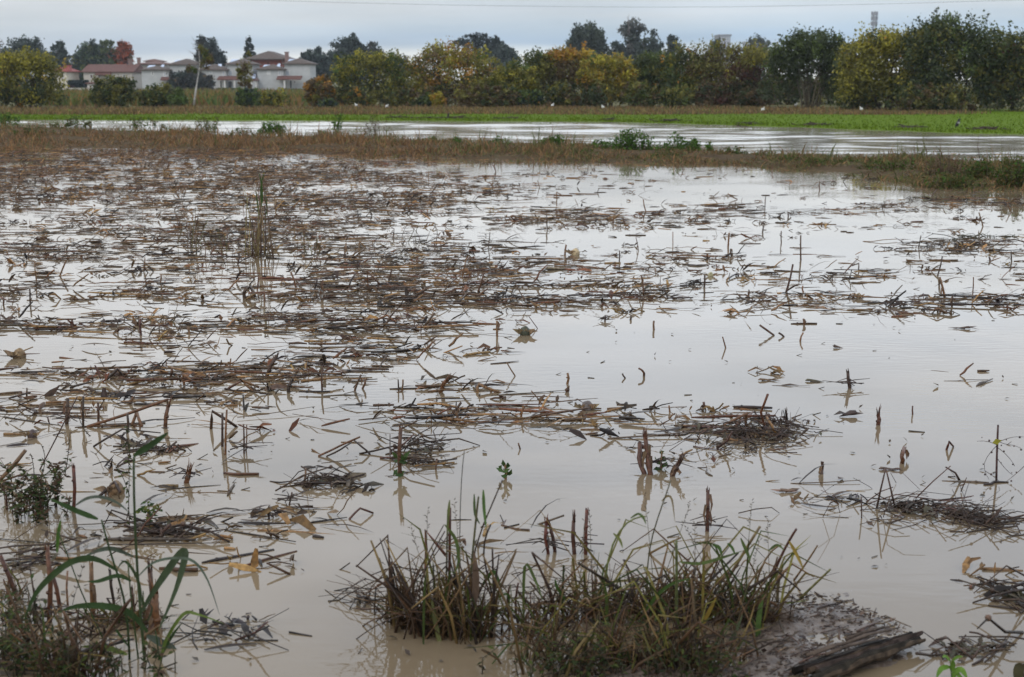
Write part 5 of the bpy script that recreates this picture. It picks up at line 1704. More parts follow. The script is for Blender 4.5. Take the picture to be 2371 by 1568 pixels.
cob(1332, 590, 20, 15, 'pale cob standing in the water at mid field')
cob(858, 753, 24, 13, 'pale round cob lying left of the open water', True)
cob(1285, 625, 46, 11, 'pale greyish cob husk lying behind the long raft', True, (.22, .18, .12))
cob(1645, 640, 14, 10, 'small cream husk on the raft behind the open water', False, (.30, .25, .16))
cob(1988, 690, 12, 12, 'cream husk tip standing on the right hand raft', False, (.26, .21, .15))
cob(45, 828, 30, 22, 'tan torn husk standing up near the left edge', False, (.20, .13, .06))
cob(640, 690, 40, 18, 'brown curled husk right of the looped stalk', True, (.12, .075, .045))
cob(1215, 775, 26, 20, 'dark green wilted leaf ball at the edge of the open water', False, (.05, .055, .035))
cob(1360, 948, 30, 20, 'grey wet husk clump standing in the middle raft', False, (.11, .095, .08))
cob(1825, 1140, 44, 14, 'tan curled leaf left of the wiry twig heap', True, (.17, .11, .075))
cob(2228, 762, 38, 9, 'dark seed head floating in the right open water', True, (.075, .045, .035))
cob(268, 1142, 40, 30, 'torn tan husk tent beside the left weeds', False, (.16, .095, .045))
cob(272, 868, 24, 16, 'brown husk tent at the left', False, (.10, .06, .035))
cob(232, 905, 50, 14, 'rounded pale husk bundle lying in the left field', True, (.19, .145, .09))
cob(75, 1012, 22, 18, 'round dark seed head in the left water', False, (.075, .05, .045))
cob(1940, 806, 20, 9, 'small brown leaf scrap in the right open water', True, (.10, .065, .05))
cob(1775, 882, 40, 9, 'tan dart shaped husk in the right open water', True, (.14, .09, .05))
cob(1885, 884, 40, 9, 'grey hook ended stalk in the right open water', True, (.09, .075, .05))
cob(1965, 965, 40, 22, 'muddy root lump with a yellow patch, right water', True, (.06, .045, .035))
cob(2055, 1088, 40, 10, 'bone shaped brown stalk in the right open water', True, (.10, .065, .05))

# ------------------------------------------------------------------ twig rafts and heaps
def twig_heap(label, cx, cy, wpx, dpx, hpx, n, canes=(), name='twig_heap', r=(.0012, .0036), col=(.062, .036, .022), curve=.35, leaves=0):
    """a tangle over an ellipse of water: n fine twigs, plus named canes given as photo polylines"""
    wpx, dpx, hpx = wpx * 1.15, dpx * .85, hpx * .62
    b = G(cx, cy); s = ppm(b)
    root = thing(name, label, 'twigs', b)
    mb = MB()
    lobes = [(cx + rnd.uniform(-.95, .95) * wpx, cy + rnd.uniform(-1, 1) * dpx, rnd.uniform(.2, .75), rnd.uniform(.3, 1.7)) for _ in range(5)]
    if n <= 200:
        n = int(n * .26)
        r = (r[0], r[1] * 1.7)
    else:
        n = int(n * .42)
    for i in range(n):
        a0, q0 = rnd.uniform(0, 6.283), rnd.random() ** .6
        lob = .55 + .55 * abs(noise.noise((math.cos(a0) * 1.4 + cx, math.sin(a0) * 1.4, cy * .1))) * 2
        lb = rnd.choices(lobes, [k_[3] for k_ in lobes])[0]
        p = G(lb[0] + rnd.gauss(0, .55) * lb[2] * wpx, lb[1] + rnd.gauss(0, .6) * lb[2] * dpx)
        if rnd.random() < .12:
            p = G(cx + rnd.gauss(0, .9) * wpx, cy + rnd.gauss(0, .8) * dpx)
        hmax = hpx / s * (1 - q0 * .75)
        p.z = rnd.uniform(0, 1) ** 1.7 * hmax * .75 + .003
        L = rnd.uniform(.05, .26) if rnd.random() < .65 else rnd.uniform(.2, .5)
        a = rnd.gauss(0, .55) if rnd.random() < .7 else rnd.uniform(0, 3.1)
        d = Vector((math.cos(a) * rnd.choice((-1, 1)), math.sin(a), rnd.gauss(0, .30)))
        d.normalize()
        v = Vector((rnd.gauss(0, 1), rnd.gauss(0, 1), rnd.gauss(.3, .8))) * curve * L * .35
        pts = [p - d * L * .5, p - d * L * .2 + v * .7, p + d * L * .15 + v, p + d * L * .5 + Vector((0, 0, rnd.gauss(0, .02)))]
        for k_ in pts:
            k_.z = max(k_.z, .002)
        R0 = rnd.uniform(*r)
        mb.tube(pts, [R0, R0, R0 * .85, R0 * .5], jit(tuple(k_ * .6 for k_ in col), .4, rnd), 4)
        if rnd.random() < .3:
            mb.ball(pts[2], R0 * 2.2, jit(col, .4, rnd), 5, 4)
    for i in range(n // 5):
        lb = rnd.choice(lobes)
        p = G(lb[0] + rnd.gauss(0, .5) * lb[2] * wpx, lb[1] + rnd.gauss(0, .5) * lb[2] * dpx)
        clod_into(mb, (p, rnd.uniform(.02, .07), jit(tuple(k_ * .6 for k_ in col), .4, rnd), 0))
    for i in range(n // 3):
        p = G(cx + rnd.gauss(0, .7) * wpx, cy + rnd.gauss(0, .7) * dpx)
        crumb_into(mb, (p, rnd.uniform(.006, .03), jit(col, .5, rnd), 0, 0))
    o = mb.build('tangle', M_STALK, root)
    o['kind'] = 'stuff'
    for pts, w in canes:
        bb = G(*pts[0])
        W = [at(x, y_, bb.y - .04 * i) for i, (x, y_) in enumerate(pts)]
        for q in W: q.z = max(q.z, .004)
        mb = MB()
        R0 = w / s / 2
        mb.tube(W, [R0 * (1 - .35 * i / (len(W) - 1)) for i in range(len(W))], jit((.075, .038, .028), .25, rnd), 6)
        mb.build('cane', M_STALK, root)
    if leaves:
        mb = MB()
        for i in range(leaves):
            p = G(cx + rnd.gauss(0, .5) * wpx, cy + rnd.gauss(0, .4) * dpx); p.z = rnd.uniform(.01, hpx / s * .4)
            mb.leaf(p, (rnd.uniform(-1, 1), rnd.uniform(-1, 1), rnd.uniform(-.2, .6)), rnd.uniform(.02, .06), .02, (0, -.3, 1), jit((.06, .05, .03), .4, rnd))
        mb.build('leaf_scraps', M_HUSK, root)['kind'] = 'stuff'
    return root
twig_heap('wiry heap of dark twigs standing in the right water', 2160, 1196, 120, 24, 60, 230,
          [([(2030, 1178), (2040, 1130), (2051, 1083)], 5), ([(2071, 1172), (2062, 1130), (2052, 1088)], 5), ([(2005, 1165), (2040, 1138), (2068, 1128)], 3.5), ([(2120, 1156), (2160, 1115), (2201, 1079)], 4), ([(2223, 1116), (2212, 1095), (2190, 1082)], 6),
           ([(2225, 1140), (2238, 1106)], 3), ([(2010, 1168), (2075, 1145), (2190, 1160), (2250, 1150)], 3), ([(2160, 1175), (2205, 1160), (2250, 1158)], 3.5), ([(2172, 1163), (2255, 1148)], 3), ([(2150, 1190), (2200, 1176), (2270, 1210)], 3),
           ([(2075, 1120), (2062, 1095), (2090, 1095), (2130, 1135)], 1.6), ([(2045, 1200), (2060, 1150), (2100, 1140), (2150, 1150)], 2)], leaves=16)
twig_heap('flat raft of tangled twigs left of the kinked stub', 1690, 1012, 128, 34, 44, 300,
          [([(1577, 990), (1640, 988), (1700, 992)], 5), ([(1580, 1000), (1650, 1003), (1740, 990)], 5), ([(1660, 1040), (1685, 1020), (1695, 1000)], 6), ([(1610, 1030), (1622, 1005), (1650, 985)], 2.5), ([(1605, 1035), (1630, 1060), (1680, 1052)], 3)], leaves=30)
twig_heap('small nest of twigs around the foot of the tall green footed stub', 985, 1052, 58, 30, 36, 130, [([(905, 1045), (935, 1028), (958, 1006)], 5), ([(880, 1062), (950, 1058)], 5)], leaves=14)
twig_heap('dark twig mat left of the roof shaped stalk', 415, 1225, 80, 20, 22, 110, [([(372, 1240), (395, 1214)], 9), ([(330, 1218), (380, 1224), (440, 1216)], 5)], leaves=14)
twig_heap('thin line of dark twigs behind the drooping oval leaved weed', 330, 1042, 70, 12, 14, 70, leaves=8)
twig_heap('small dark twig mat under the short leaning stump', 755, 1122, 42, 14, 18, 80, leaves=8)
twig_heap('tangled twig bunch behind the right hand raft', 2170, 572, 70, 9, 14, 120, r=(.002, .005))
twig_heap('greenish twig bunch at the far right of the flood', 2265, 553, 60, 8, 16, 90, r=(.002, .005), col=(.07, .06, .03))
twig_heap('thin drowned twigs beside the brown grass clump', 845, 1395, 42, 30, 60, 46, [([(800, 1370), (840, 1340), (880, 1372)], 2), ([(880, 1420), (850, 1380), (808, 1350)], 2.4), ([(905, 1445), (860, 1400), (812, 1360)], 2)], r=(.0010, .0018), col=(.06, .045, .036))
twig_heap('spindly drowned twigs below the arching green grass', 540, 1462, 80, 26, 26, 60, [([(545, 1485), (590, 1465), (620, 1440)], 6), ([(480, 1458), (512, 1438), (545, 1462)], 3.5)], r=(.0010, .0022), col=(.045, .035, .03))
twig_heap('fine drowned twig loops left of the wiry heap', 1930, 1170, 40, 30, 40, 22, [([(1905, 1200), (1925, 1160), (1900, 1120)], 1.6), ([(1945, 1190), (1935, 1150), (1900, 1135)], 1.6)], r=(.0009, .0016), col=(.06, .05, .045))
twig_heap('muddy twig scraps at the right edge of the near water', 2350, 1385, 40, 24, 20, 60, leaves=30)
twig_heap('low muddy scraps in the bottom right corner', 2240, 1510, 70, 20, 12, 60, leaves=36)
twig_heap('loose dark twigs between the left edge stubs', 60, 1300, 60, 20, 24, 36, leaves=8)

def poly_tube(mb, pts, wpx, col, dy=0.0, yb=None, n=6, taper=.5):
    bY = yb if yb is not None else G(*pts[0]).y
    W = [at(x, y_, bY - dy * i) for i, (x, y_) in enumerate(pts)]
    s = ppm(W[0])
    R0 = wpx / s / 2
    # smooth the line
    Q = [W[0]]
    for a, b in zip(W, W[1:]):
        Q += [a.lerp(b, .33), a.lerp(b, .67)]
    Q.append(W[-1])
    for _ in range(1):
        Q = [Q[0]] + [(Q[i - 1] + Q[i] * 2 + Q[i + 1]) / 4 for i in range(1, len(Q) - 1)] + [Q[-1]]
    mb.tube(Q, [R0 * (1 - (1 - taper) * i / (len(Q) - 1)) for i in range(len(Q))], col, n)
    return Q

def poly_blade(pts, wpx, col, yb, dy=0.02, crease=.2, parent=None, name='leaf', mat=None, cat=None):
    W = [at(x, y_, yb - dy * i) for i, (x, y_) in enumerate(pts)]
    Q = []
    for i in range(len(W) - 1):
        p0, p1, p2, p3 = W[max(i - 1, 0)], W[i], W[i + 1], W[min(i + 2, len(W) - 1)]
        for t in (0, .25, .5, .75):
            Q.append(.5 * ((2 * p1) + (p2 - p0) * t + (2 * p0 - 5 * p1 + 4 * p2 - p3) * t * t + (3 * p1 - p0 - 3 * p2 + p3) * t ** 3))
    Q.append(W[-1])
    s = ppm(W[0])
    m = len(Q) - 1
    wd = [wpx / s * (.35 + .65 * min(1, i / m * 4)) * (1 - max(0, (i / m - .55) / .45) ** 1.4 * .95) for i in range(m + 1)]
    mb = MB()
    face = (EYE - W[0]).normalized() + Vector((rnd.gauss(0, .35), 0, rnd.gauss(.2, .4)))
    mb.ribbon(Q, wd, col, face=face, crease=crease)
    return mb.build(name, mat or M_BLADE, parent)

# dead weed with the yellow leaf at the right edge
b = G(2308, 1112)
dw = thing('dead_weed', 'dead branching weed with one yellow leaf at the right edge', 'weed', b)
mb = MB(); poly_tube(mb, [(2307, 1114), (2308, 1050), (2311, 984)], 5, (.05, .025, .022), taper=.9); mb.build('stem', M_STALK, dw)
for pts in ([(2308, 1030), (2285, 1020), (2262, 1022)], [(2308, 1026), (2340, 1010), (2371, 1012)], [(2308, 1032), (2290, 1050), (2272, 1080), (2290, 1110)], [(2308, 1035), (2335, 1055), (2350, 1080)], [(2309, 1020), (2325, 1030), (2350, 1030), (2366, 1040)], [(2308, 1060), (2330, 1090), (2345, 1100)], [(2280, 1090), (2300, 1102), (2320, 1120)], [(2371, 1080), (2350, 1100), (2330, 1115)]):
    mb = MB(); Q = poly_tube(mb, pts, 1.7, jit((.05, .03, .025), .2, rnd), .02, b.y, 5)
    for q in Q[2::2]:
        mb.ball(q + Vector((rnd.gauss(0, .008), rnd.gauss(0, .01), rnd.gauss(0, .008))), rnd.uniform(.003, .007), jit((.05, .03, .026), .3, rnd), 5, 4)
    mb.build('twig', M_STALK, dw)
mb = MB(); mb.leaf(at(2297, 1026, b.y - .03), (.8, 0, .25), .05, .03, (0, -1, .3), (.26, .24, .03)); mb.build('yellow_leaf', M_BLADE, dw)

# tall reed clump in the left field
b = G(605, 594)
rc = thing('reed_clump', 'tall clump of yellowing reeds standing in the left field', 'reeds', b)
for i in range(34):
    x0 = 605 + rnd.gauss(0, 16)
    hgt = rnd.choice((60, 80, 100, 120, 150, 190)) * rnd.uniform(.7, 1.0)
    x1 = 606 + (x0 - 605) * .25 + rnd.gauss(0, 7)
    if rnd.random() < .25:
        x1 = x0 + rnd.gauss(0, 14)
    mb = MB()
    Q = poly_tube(mb, [(x0, 596 + rnd.uniform(-5, 5)), ((x0 + x1) / 2 + rnd.gauss(0, 3), 594 - hgt * .5), (x1, 594 - hgt)], rnd.uniform(1.6, 3.2), jit(rnd.choice([(.16, .11, .05), (.10, .06, .035), (.20, .16, .06), (.07, .045, .03)]), .25, rnd), .01, b.y + rnd.gauss(0, .1), 5)
    mb.build('reed_stem', M_DRY, rc)
for pts, w in (([(608, 470), (606, 430), (600, 400)], 4), ([(606, 480), (604, 440), (612, 395)], 4), ([(600, 500), (596, 470), (592, 440)], 3), ([(612, 520), (618, 480), (614, 445)], 3)):
    poly_blade(pts, w, jit((.05, .085, .025), .2, rnd), b.y, 0, parent=rc)
for k, (px, py, n_, h_, lab) in enumerate(((452, 588, 12, 110, 'thin dry grass stems left of the tall reed clump'), (515, 598, 9, 80, 'few yellow grass stems just left of the tall reed clump'), (392, 755, 8, 60, 'sparse dark thin stems in the left water'), (720, 590, 8, 60, 'thin grass stems right of the tall reed clump'), (690, 560, 7, 70, 'sparse wispy stems behind the tall reed clump'), (960, 560, 8, 50, 'short upright grass stems in the middle of the field'), (530, 350, 8, 40, 'green and brown stems at the far edge of the flood'))):
    b2 = G(px, py)
    g = thing('grass_tuft', lab, 'grass', b2, 'sparse grass stems in the flood')
    for i in range(n_):
        x0 = px + rnd.gauss(0, 18)
        hh_ = h_ * rnd.uniform(.35, 1)
        mb = MB()
        poly_tube(mb, [(x0, py), (x0 + rnd.gauss(0, 5), py - hh_ * .5), (x0 + rnd.gauss(0, 14), py - hh_)], rnd.uniform(1.2, 2.2), jit(rnd.choice([(.15, .10, .05), (.09, .055, .035), (.09, .09, .03)]), .25, rnd), 0, b2.y + rnd.gauss(0, .1), 4)
        mb.build('stem', M_DRY, g)

# ------------------------------------------------------------------ near bank: mud, log, grasses
MUD = [(1640, 1470), (1720, 1420), (1800, 1388), (1880, 1372), (1950, 1384), (2010, 1412), (2075, 1440), (2110, 1462), (2098, 1490), (2030, 1530), (1940, 1580), (1860, 1660), (1400, 1700), (1150, 1640), (1250, 1560), (1420, 1520)]
mp_ = [G(x, y_) for x, y_ in MUD]
def inside(x, y_, poly):
    r = False
    for a, b in zip(poly, poly[1:] + poly[:1]):
        if (a[1] > y_) != (b[1] > y_) and x < (b[0] - a[0]) * (y_ - a[1]) / (b[1] - a[1]) + a[0]:
            r = not r
    return r
def edge_dist(x, y_, poly):
    m = 9
    for a, b in zip(poly, poly[1:] + poly[:1]):
        ex, ey = b[0] - a[0], b[1] - a[1]
        t = max(0, min(1, ((x - a[0]) * ex + (y_ - a[1]) * ey) / (ex * ex + ey * ey)))
        m = min(m, math.hypot(x - a[0] - ex * t, y_ - a[1] - ey * t))
    return m
mpoly = [(p.x, p.y) for p in mp_]
x0, x1 = min(p[0] for p in mpoly), max(p[0] for p in mpoly)
y0, y1 = min(p[1] for p in mpoly), max(p[1] for p in mpoly)
stp = .016
rows = []
yy = y0 - .1
def mud_z(x, y_):
    d = edge_dist(x, y_, mpoly)
    d = d if inside(x, y_, mpoly) else -d
    return max(-.03, min(.008, d * .08 - .006) + .010 * noise.noise((x * 14, y_ * 14, 0)) + .007 * noise.noise((x * 40, y_ * 40, 3)) + .022 * noise.noise((x * 3.4, y_ * 4.4, 8)))
while yy < y1 + .1:
    rows.append([(x, yy, mud_z(x, yy)) for x in np.arange(x0 - .1, x1 + .1, stp)])
    yy += stp
sheet('mud_bank', rows, M_MUD)
mb = MB()
for i in range(5600):
    x, y_ = rnd.uniform(x0, x1), rnd.uniform(y0, y1)
    if not inside(x, y_, mpoly):
        continue
    p = Vector((x, y_, max(mud_z(x, y_), 0)))
    if rnd.random() < .35:
        rb_ = rnd.uniform(.002, .007)
        mb.ball(p, rb_, jit((.06, .042, .032), .4, rnd), 5, 4, (1.3, 1, .7), .3)
        continue
    crumb_into(mb, (p, rnd.uniform(.003, .012) if rnd.random() < .9 else rnd.uniform(.012, .026), jit(rnd.choice([(.05, .03, .022), (.08, .05, .034), (.10, .07, .05), (.035, .024, .02)]), .3, rnd), 0, 0))
tag(mb.build('mud_crumbs', M_HUSK), 'bits of straw and soil strewn over the grey mud bank', 'crumbs', kind='stuff')
its = []
for i, (pts, w) in enumerate([([(1893, 1410), (1935, 1398)], 6), ([(1876, 1424), (1945, 1420)], 5), ([(1985, 1462), (2035, 1440)], 6), ([(2020, 1445), (2062, 1436)], 4), ([(2005, 1470), (2050, 1452)], 4), ([(1850, 1535), (1930, 1510), (2000, 1480)], 5), ([(1860, 1560), (1930, 1540), (1985, 1520)], 6), ([(1830, 1555), (1880, 1540)], 6), ([(1900, 1550), (1960, 1535)], 5), ([(1950, 1500), (2030, 1470)], 4), ([(2050, 1425), (2110, 1452)], 3), ([(1930, 1435), (1990, 1430)], 3.5), ([(1880, 1500), (1900, 1520)], 3), ([(1820, 1470), (1850, 1490)], 4), ([(1800, 1510), (1840, 1500)], 4), ([(1830, 1520), (1890, 1500)], 3), ([(1720, 1500), (1790, 1480)], 5), ([(1900, 1465), (1950, 1452)], 3.5)]):
    b = G(*pts[0])
    W = [G(x, y_, .012) for x, y_ in pts]
    R0 = w / ppm(b) / 2
    mb = MB()
    mb.tube([W[0], W[0].lerp(W[1], .5) + Vector((0, rnd.gauss(0, .01), .004))] + W[1:], [R0 * (1 - .12 * k_) for k_ in range(len(W) + 1)], jit(rnd.choice([(.08, .045, .03), (.12, .075, .045), (.05, .032, .026)]), .2, rnd), 6, 1, .15)
    o = mb.build('stick', M_STALK, None, b)
    its.append((o, pts[0][0], pts[0][1], 'x', 'stick'))
its.sort(key=lambda t: t[2])
MUDW = ['short stick farthest back on the mud bank', 'thin twig along the far rim of the mud bank', 'dark stick on the mud just below the far ones', 'pale twig in the middle back of the mud bank',
        'short twig right of the middle of the mud bank', 'twig pointing at the log tip', 'small twig beside the grass at the mud edge', 'broken stick by the centre of the mud bank', 'stick lying between mud and log',
        'twig near the grass stems on the mud', 'small stick left of the log on the mud', 'slanted twig above the log', 'short dark stick left of the log butt', 'twig half sunk in the near mud',
        'long curved stick running along the log', 'stick leaning on the log butt', 'short thick stick by the log butt', 'nearest stick at the foot of the log']
for (o, *_), lab in zip(its, MUDW):
    tag(o, lab, 'stick', 'sticks lying on the mud bank')

# the log: a split weathered timber
la, lb = G(1866, 1572, .02), G(2131, 1478, .03)
ax = (lb - la).normalized()
sv = Vector((0, 0, 1)).cross(ax).normalized()
rnd = random.Random(77)
lg = thing('driftwood_log', 'dark split log lying at the right end of the mud bank', 'log', la)
mb = MB()
for k_ in range(9):
    o1, o2 = (k_ - 4) * .0135 + rnd.gauss(0, .004), (k_ - 4) * .0075 + rnd.gauss(0, .004)
    t0, t1 = rnd.uniform(-.02, .10), rnd.uniform(.86, 1.0) if k_ not in (3, 4) else 1.0
    hz0 = .006 + .024 * math.cos((k_ - 4) / 4.5 * 1.5) + rnd.gauss(0, .004)
    pts = []
    for m_ in range(9):
        t = t0 + (t1 - t0) * m_ / 8
        pts.append(la.lerp(lb, t) + sv * (o1 + (o2 - o1) * t + rnd.gauss(0, .0022)) + Vector((0, 0, hz0 * (1 - .3 * t) + rnd.gauss(0, .003))))
    R0 = rnd.uniform(.009, .019)
    mb.tube(pts, [R0 * .8] + [R0 * rnd.uniform(.7, 1.25) for _ in range(6)] + [R0 * .75, R0 * .45], jit(rnd.choice([(.014, .011, .009), (.022, .016, .012), (.042, .029, .021)]), .25, rnd), 5, 1.25, .22)
mb.build('trunk', M_WOOD, lg, smooth=False)
mb = MB()
for i in range(5):
    t = rnd.uniform(.05, .5)
    q = la.lerp(lb, t) + sv * rnd.uniform(-.02, .05) + Vector((0, 0, .065))
    mb.tube([q, q + ax * .12 + Vector((0, 0, .004)), q + ax * rnd.uniform(.2, .4) + Vector((0, 0, -.01))], [.006, .007, .002], (.075, .055, .042), 5)
mb.build('splinters', M_WOOD, lg)
mb = MB()
q = G(1808, 1418, .03)
mb.ball(q, .045, (.075, .07, .075), 10, 7, (1.2, .9, .75), .1)
tag(mb.build('stone', M_MUD, None, q), 'dark wet stone half hidden in grass on the mud bank', 'stone')

GCOL = [(.048, .064, .014), (.080, .082, .018), (.036, .048, .012), (.12, .092, .026)]
DCOL = [(.080, .043, .020), (.052, .029, .016), (.115, .068, .030), (.032, .021, .014), (.16, .105, .042)]
def tuft(label, spread, n_dry, n_green, height, canes=(), blades=(), tangle=0, lean=.35, group=None, name='grass_clump', green=GCOL, yb=None, seeds=4):
    """spread: list of (px, py, weight) foot points; every big stem and blade its own part, the fine tangle one mesh"""
    fx = sum(q[0] for q in spread) / len(spread); fy = max(q[1] for q in spread)
    b = G(fx, fy)
    root = thing(name, label, 'grass', b, group)
    def foot():
        q = rnd.choices(spread, [k[2] for k in spread])[0]
        return G(q[0] + rnd.gauss(0, q[3] if len(q) > 3 else 25), q[1] + rnd.gauss(0, 9))
    mb = MB()
    for i in range(tangle):
        p = foot(); p.z = rnd.uniform(0, .01)
        L = height * rnd.uniform(.15, .85)
        hz = .45 + .9 * abs(noise.noise((p.x * 4.5, p.y * 4.5, 3)))
        L *= hz
        dx, dy = rnd.gauss(0, .6), rnd.gauss(0, .35)
        m1 = p + Vector((dx * L * .35 + rnd.gauss(0, .03), dy * L * .35, L * rnd.uniform(.35, .7)))
        e = p + Vector((dx * L * 1.1 + rnd.gauss(0, .03), dy * L, L * rnd.uniform(.25, 1.0)))
        g = rnd.random()
        if g < .72:
            R0 = rnd.uniform(.0010, .0024)
            mb.tube([p, m1, e], [R0, R0, R0 * .5], jit(rnd.choice(DCOL[:4]), .35, rnd), 4)
        else:
            mb.ribbon([p, p.lerp(m1, .5), m1, e], [.004, .007, .006, .001], jit(rnd.choice(green if rnd.random() < .6 else DCOL), .3, rnd), face=(rnd.gauss(0, .5), -1, rnd.uniform(0, 1)))
    if tangle:
        o = mb.build('tangle', M_DRY, root); o['kind'] = 'stuff'
    for i in range(n_dry):
        p = foot(); p.z = -.03
        L = height * rnd.uniform(.3, 1) * (.5 + .95 * abs(noise.noise((p.x * 4.5, p.y * 4.5, 3))) * 1.3)
        dx, dy = max(-.95, min(.95, rnd.gauss(0, lean))), rnd.gauss(0, lean * .5)
        m1 = p + Vector((dx * L * .35, dy * L * .35, L * .55)); e = p + Vector((dx * L, dy * L, L))
        mb = MB()
        R0 = rnd.uniform(.002, .0072)
        c = jit(rnd.choice(DCOL), .3, rnd)
        if rnd.random() < .62:
            e2 = e + Vector((rnd.choice((-1, 1)) * L * .35, rnd.gauss(0, .05), -L * rnd.uniform(.1, .4)))
            mb.tube([p, m1, e, e2], [R0, R0, R0 * .8, R0 * .4], c, 5)
        else:
            mb.tube([p, m1, e], [R0, R0 * .9, R0 * .5], c, 5)
        mb.build('dry_stem', M_DRY, root)
    for i in range(n_green):
        p = foot(); p.z = -.01
        L = height * rnd.uniform(.35, 1)
        dx, dy = max(-.8, min(.8, rnd.gauss(0, lean))), rnd.gauss(0, lean * .6)
        pts = [p, p + Vector((dx * L * .2, dy * L * .2, L * .45)), p + Vector((dx * L * .6, dy * L * .6, L * .85)), p + Vector((dx * L * 1.25, dy * L, L * rnd.uniform(.55, 1.0)))]
        wd = rnd.uniform(.005, .011)
        mb = MB()
        c = rnd.choice(green) if rnd.random() < .75 else (.16, .13, .035)
        mb.ribbon(pts, [wd * .7, wd, wd * .8, wd * .05], jit(c, .25, rnd), face=(rnd.gauss(0, .5), -1, rnd.uniform(-.2, .6)))
        mb.build('leaf', M_BLADE, root)
    for pts, w, c in canes:
        mb = MB()
        Q = poly_tube(mb, pts, w, c, .03, G(pts[0][0], min(pts[0][1], 1560)).y if yb is None else yb, 6, .75)
        mb.build('cane', M_STALK, root)
    for pts, w, c in blades:
        poly_blade(pts, w, c, (G(pts[0][0], 1470).y if yb is None else yb) + rnd.gauss(0, .04), .02, parent=root)
    for i in range(seeds):
        p = foot(); L = height * rnd.uniform(.8, 1.25)
        dx = rnd.gauss(0, .25)
        top = p + Vector((dx * L, rnd.gauss(0, .05), L))
        mb = MB()
        mb.tube([p, p.lerp(top, .6), top], [.0014, .0012, .0006], jit((.09, .075, .04), .2, rnd), 4)
        for k_ in range(12):
            q = p.lerp(top, .8 + .02 * k_)
            mb.leaf(q, (rnd.uniform(-1, 1), rnd.uniform(-.4, .4), rnd.uniform(.1, 1)), rnd.uniform(.008, .018), .004, (0, -1, 0), jit((.09, .07, .05), .3, rnd))
        mb.build('seed_head', M_DRY, root)
    return root
BRN, DBR, TAN, RED, YEL, GRN, GRN2 = (.065, .037, .02), (.036, .022, .015), (.12, .072, .033), (.065, .026, .017), (.21, .145, .03), (.036, .065, .014), (.055, .075, .02)
tuft('dense clump of brown dead grass with a few green blades, bottom centre', [(960, 1450, 1, 26), (1010, 1465, 2, 26), (1060, 1470, 2, 26), (1110, 1470, 1.4, 20), (920, 1440, .6, 18)], 98, 14, .46,
     [([(1040, 1440), (1041, 1290), (1042, 1176)], 8, RED), ([(1084, 1450), (1084, 1390), (1102, 1199), (1108, 1150)], 6, (.07, .065, .028)), ([(1087, 1440), (1087, 1290), (1130, 1190), (1163, 1112)], 4, DBR),
      ([(1064, 1440), (1064, 1275), (1066, 1120), (1075, 1045)], 2.6, (.06, .055, .04)), ([(1032, 1440), (1034, 1300), (1037, 1180)], 5, (.055, .05, .024)), ([(870, 1440), (960, 1360), (1040, 1235)], 3.4, DBR),
      ([(880, 1435), (970, 1350), (1090, 1320)], 3.4, BRN), ([(935, 1480), (965, 1380), (985, 1310), (1030, 1230)], 4, DBR), ([(1145, 1440), (1142, 1340), (1140, 1270)], 6, DBR), ([(1150, 1430), (1130, 1330), (1112, 1270), (1136, 1215)], 5, DBR),
      ([(840, 1450), (875, 1425), (960, 1415)], 4, BRN), ([(825, 1480), (880, 1440), (930, 1425)], 3, DBR), ([(1180, 1450), (1140, 1400), (1120, 1330)], 5, BRN), ([(985, 1480), (1050, 1390), (1085, 1330)], 4, TAN)],
     [([(1102, 1382), (1137, 1326), (1151, 1336), (1166, 1382)], 8, GRN), ([(1119, 1134), (1121, 1180), (1126, 1225)], 8, (.07, .12, .03)), ([(1098, 1144), (1100, 1190), (1112, 1215)], 6, (.05, .07, .025)),
      ([(1041, 1158), (1038, 1195), (1036, 1240)], 6, (.09, .10, .03)), ([(1030, 1215), (1055, 1250), (1062, 1300), (1050, 1330)], 8, GRN2), ([(1000, 1390), (1008, 1440), (1020, 1500), (1018, 1520)], 10, (.10, .10, .035)), ([(1110, 1410), (1112, 1460), (1112, 1500)], 9, GRN),
      ([(1099, 1403), (1102, 1340), (1097, 1275)], 16, (.12, .08, .055)), ([(1212, 1480), (1215, 1313), (1240, 1345), (1257, 1392)], 7, GRN2), ([(1180, 1400), (1172, 1375), (1130, 1400), (1110, 1420)], 6, GRN)],
     420, .26)
ww = [(1240, 1480, .8, 30), (1300, 1440, 1, 40), (1380, 1430, 1.3, 45), (1460, 1440, 1.6, 45), (1540, 1430, 1.6, 45), (1620, 1430, 1.5, 45), (1700, 1440, 1.2, 40), (1760, 1440, .7, 30), (1400, 1540, 1.6, 60), (1520, 1545, 1.6, 60), (1280, 1540, 1.2, 50), (1640, 1540, 1, 50)]
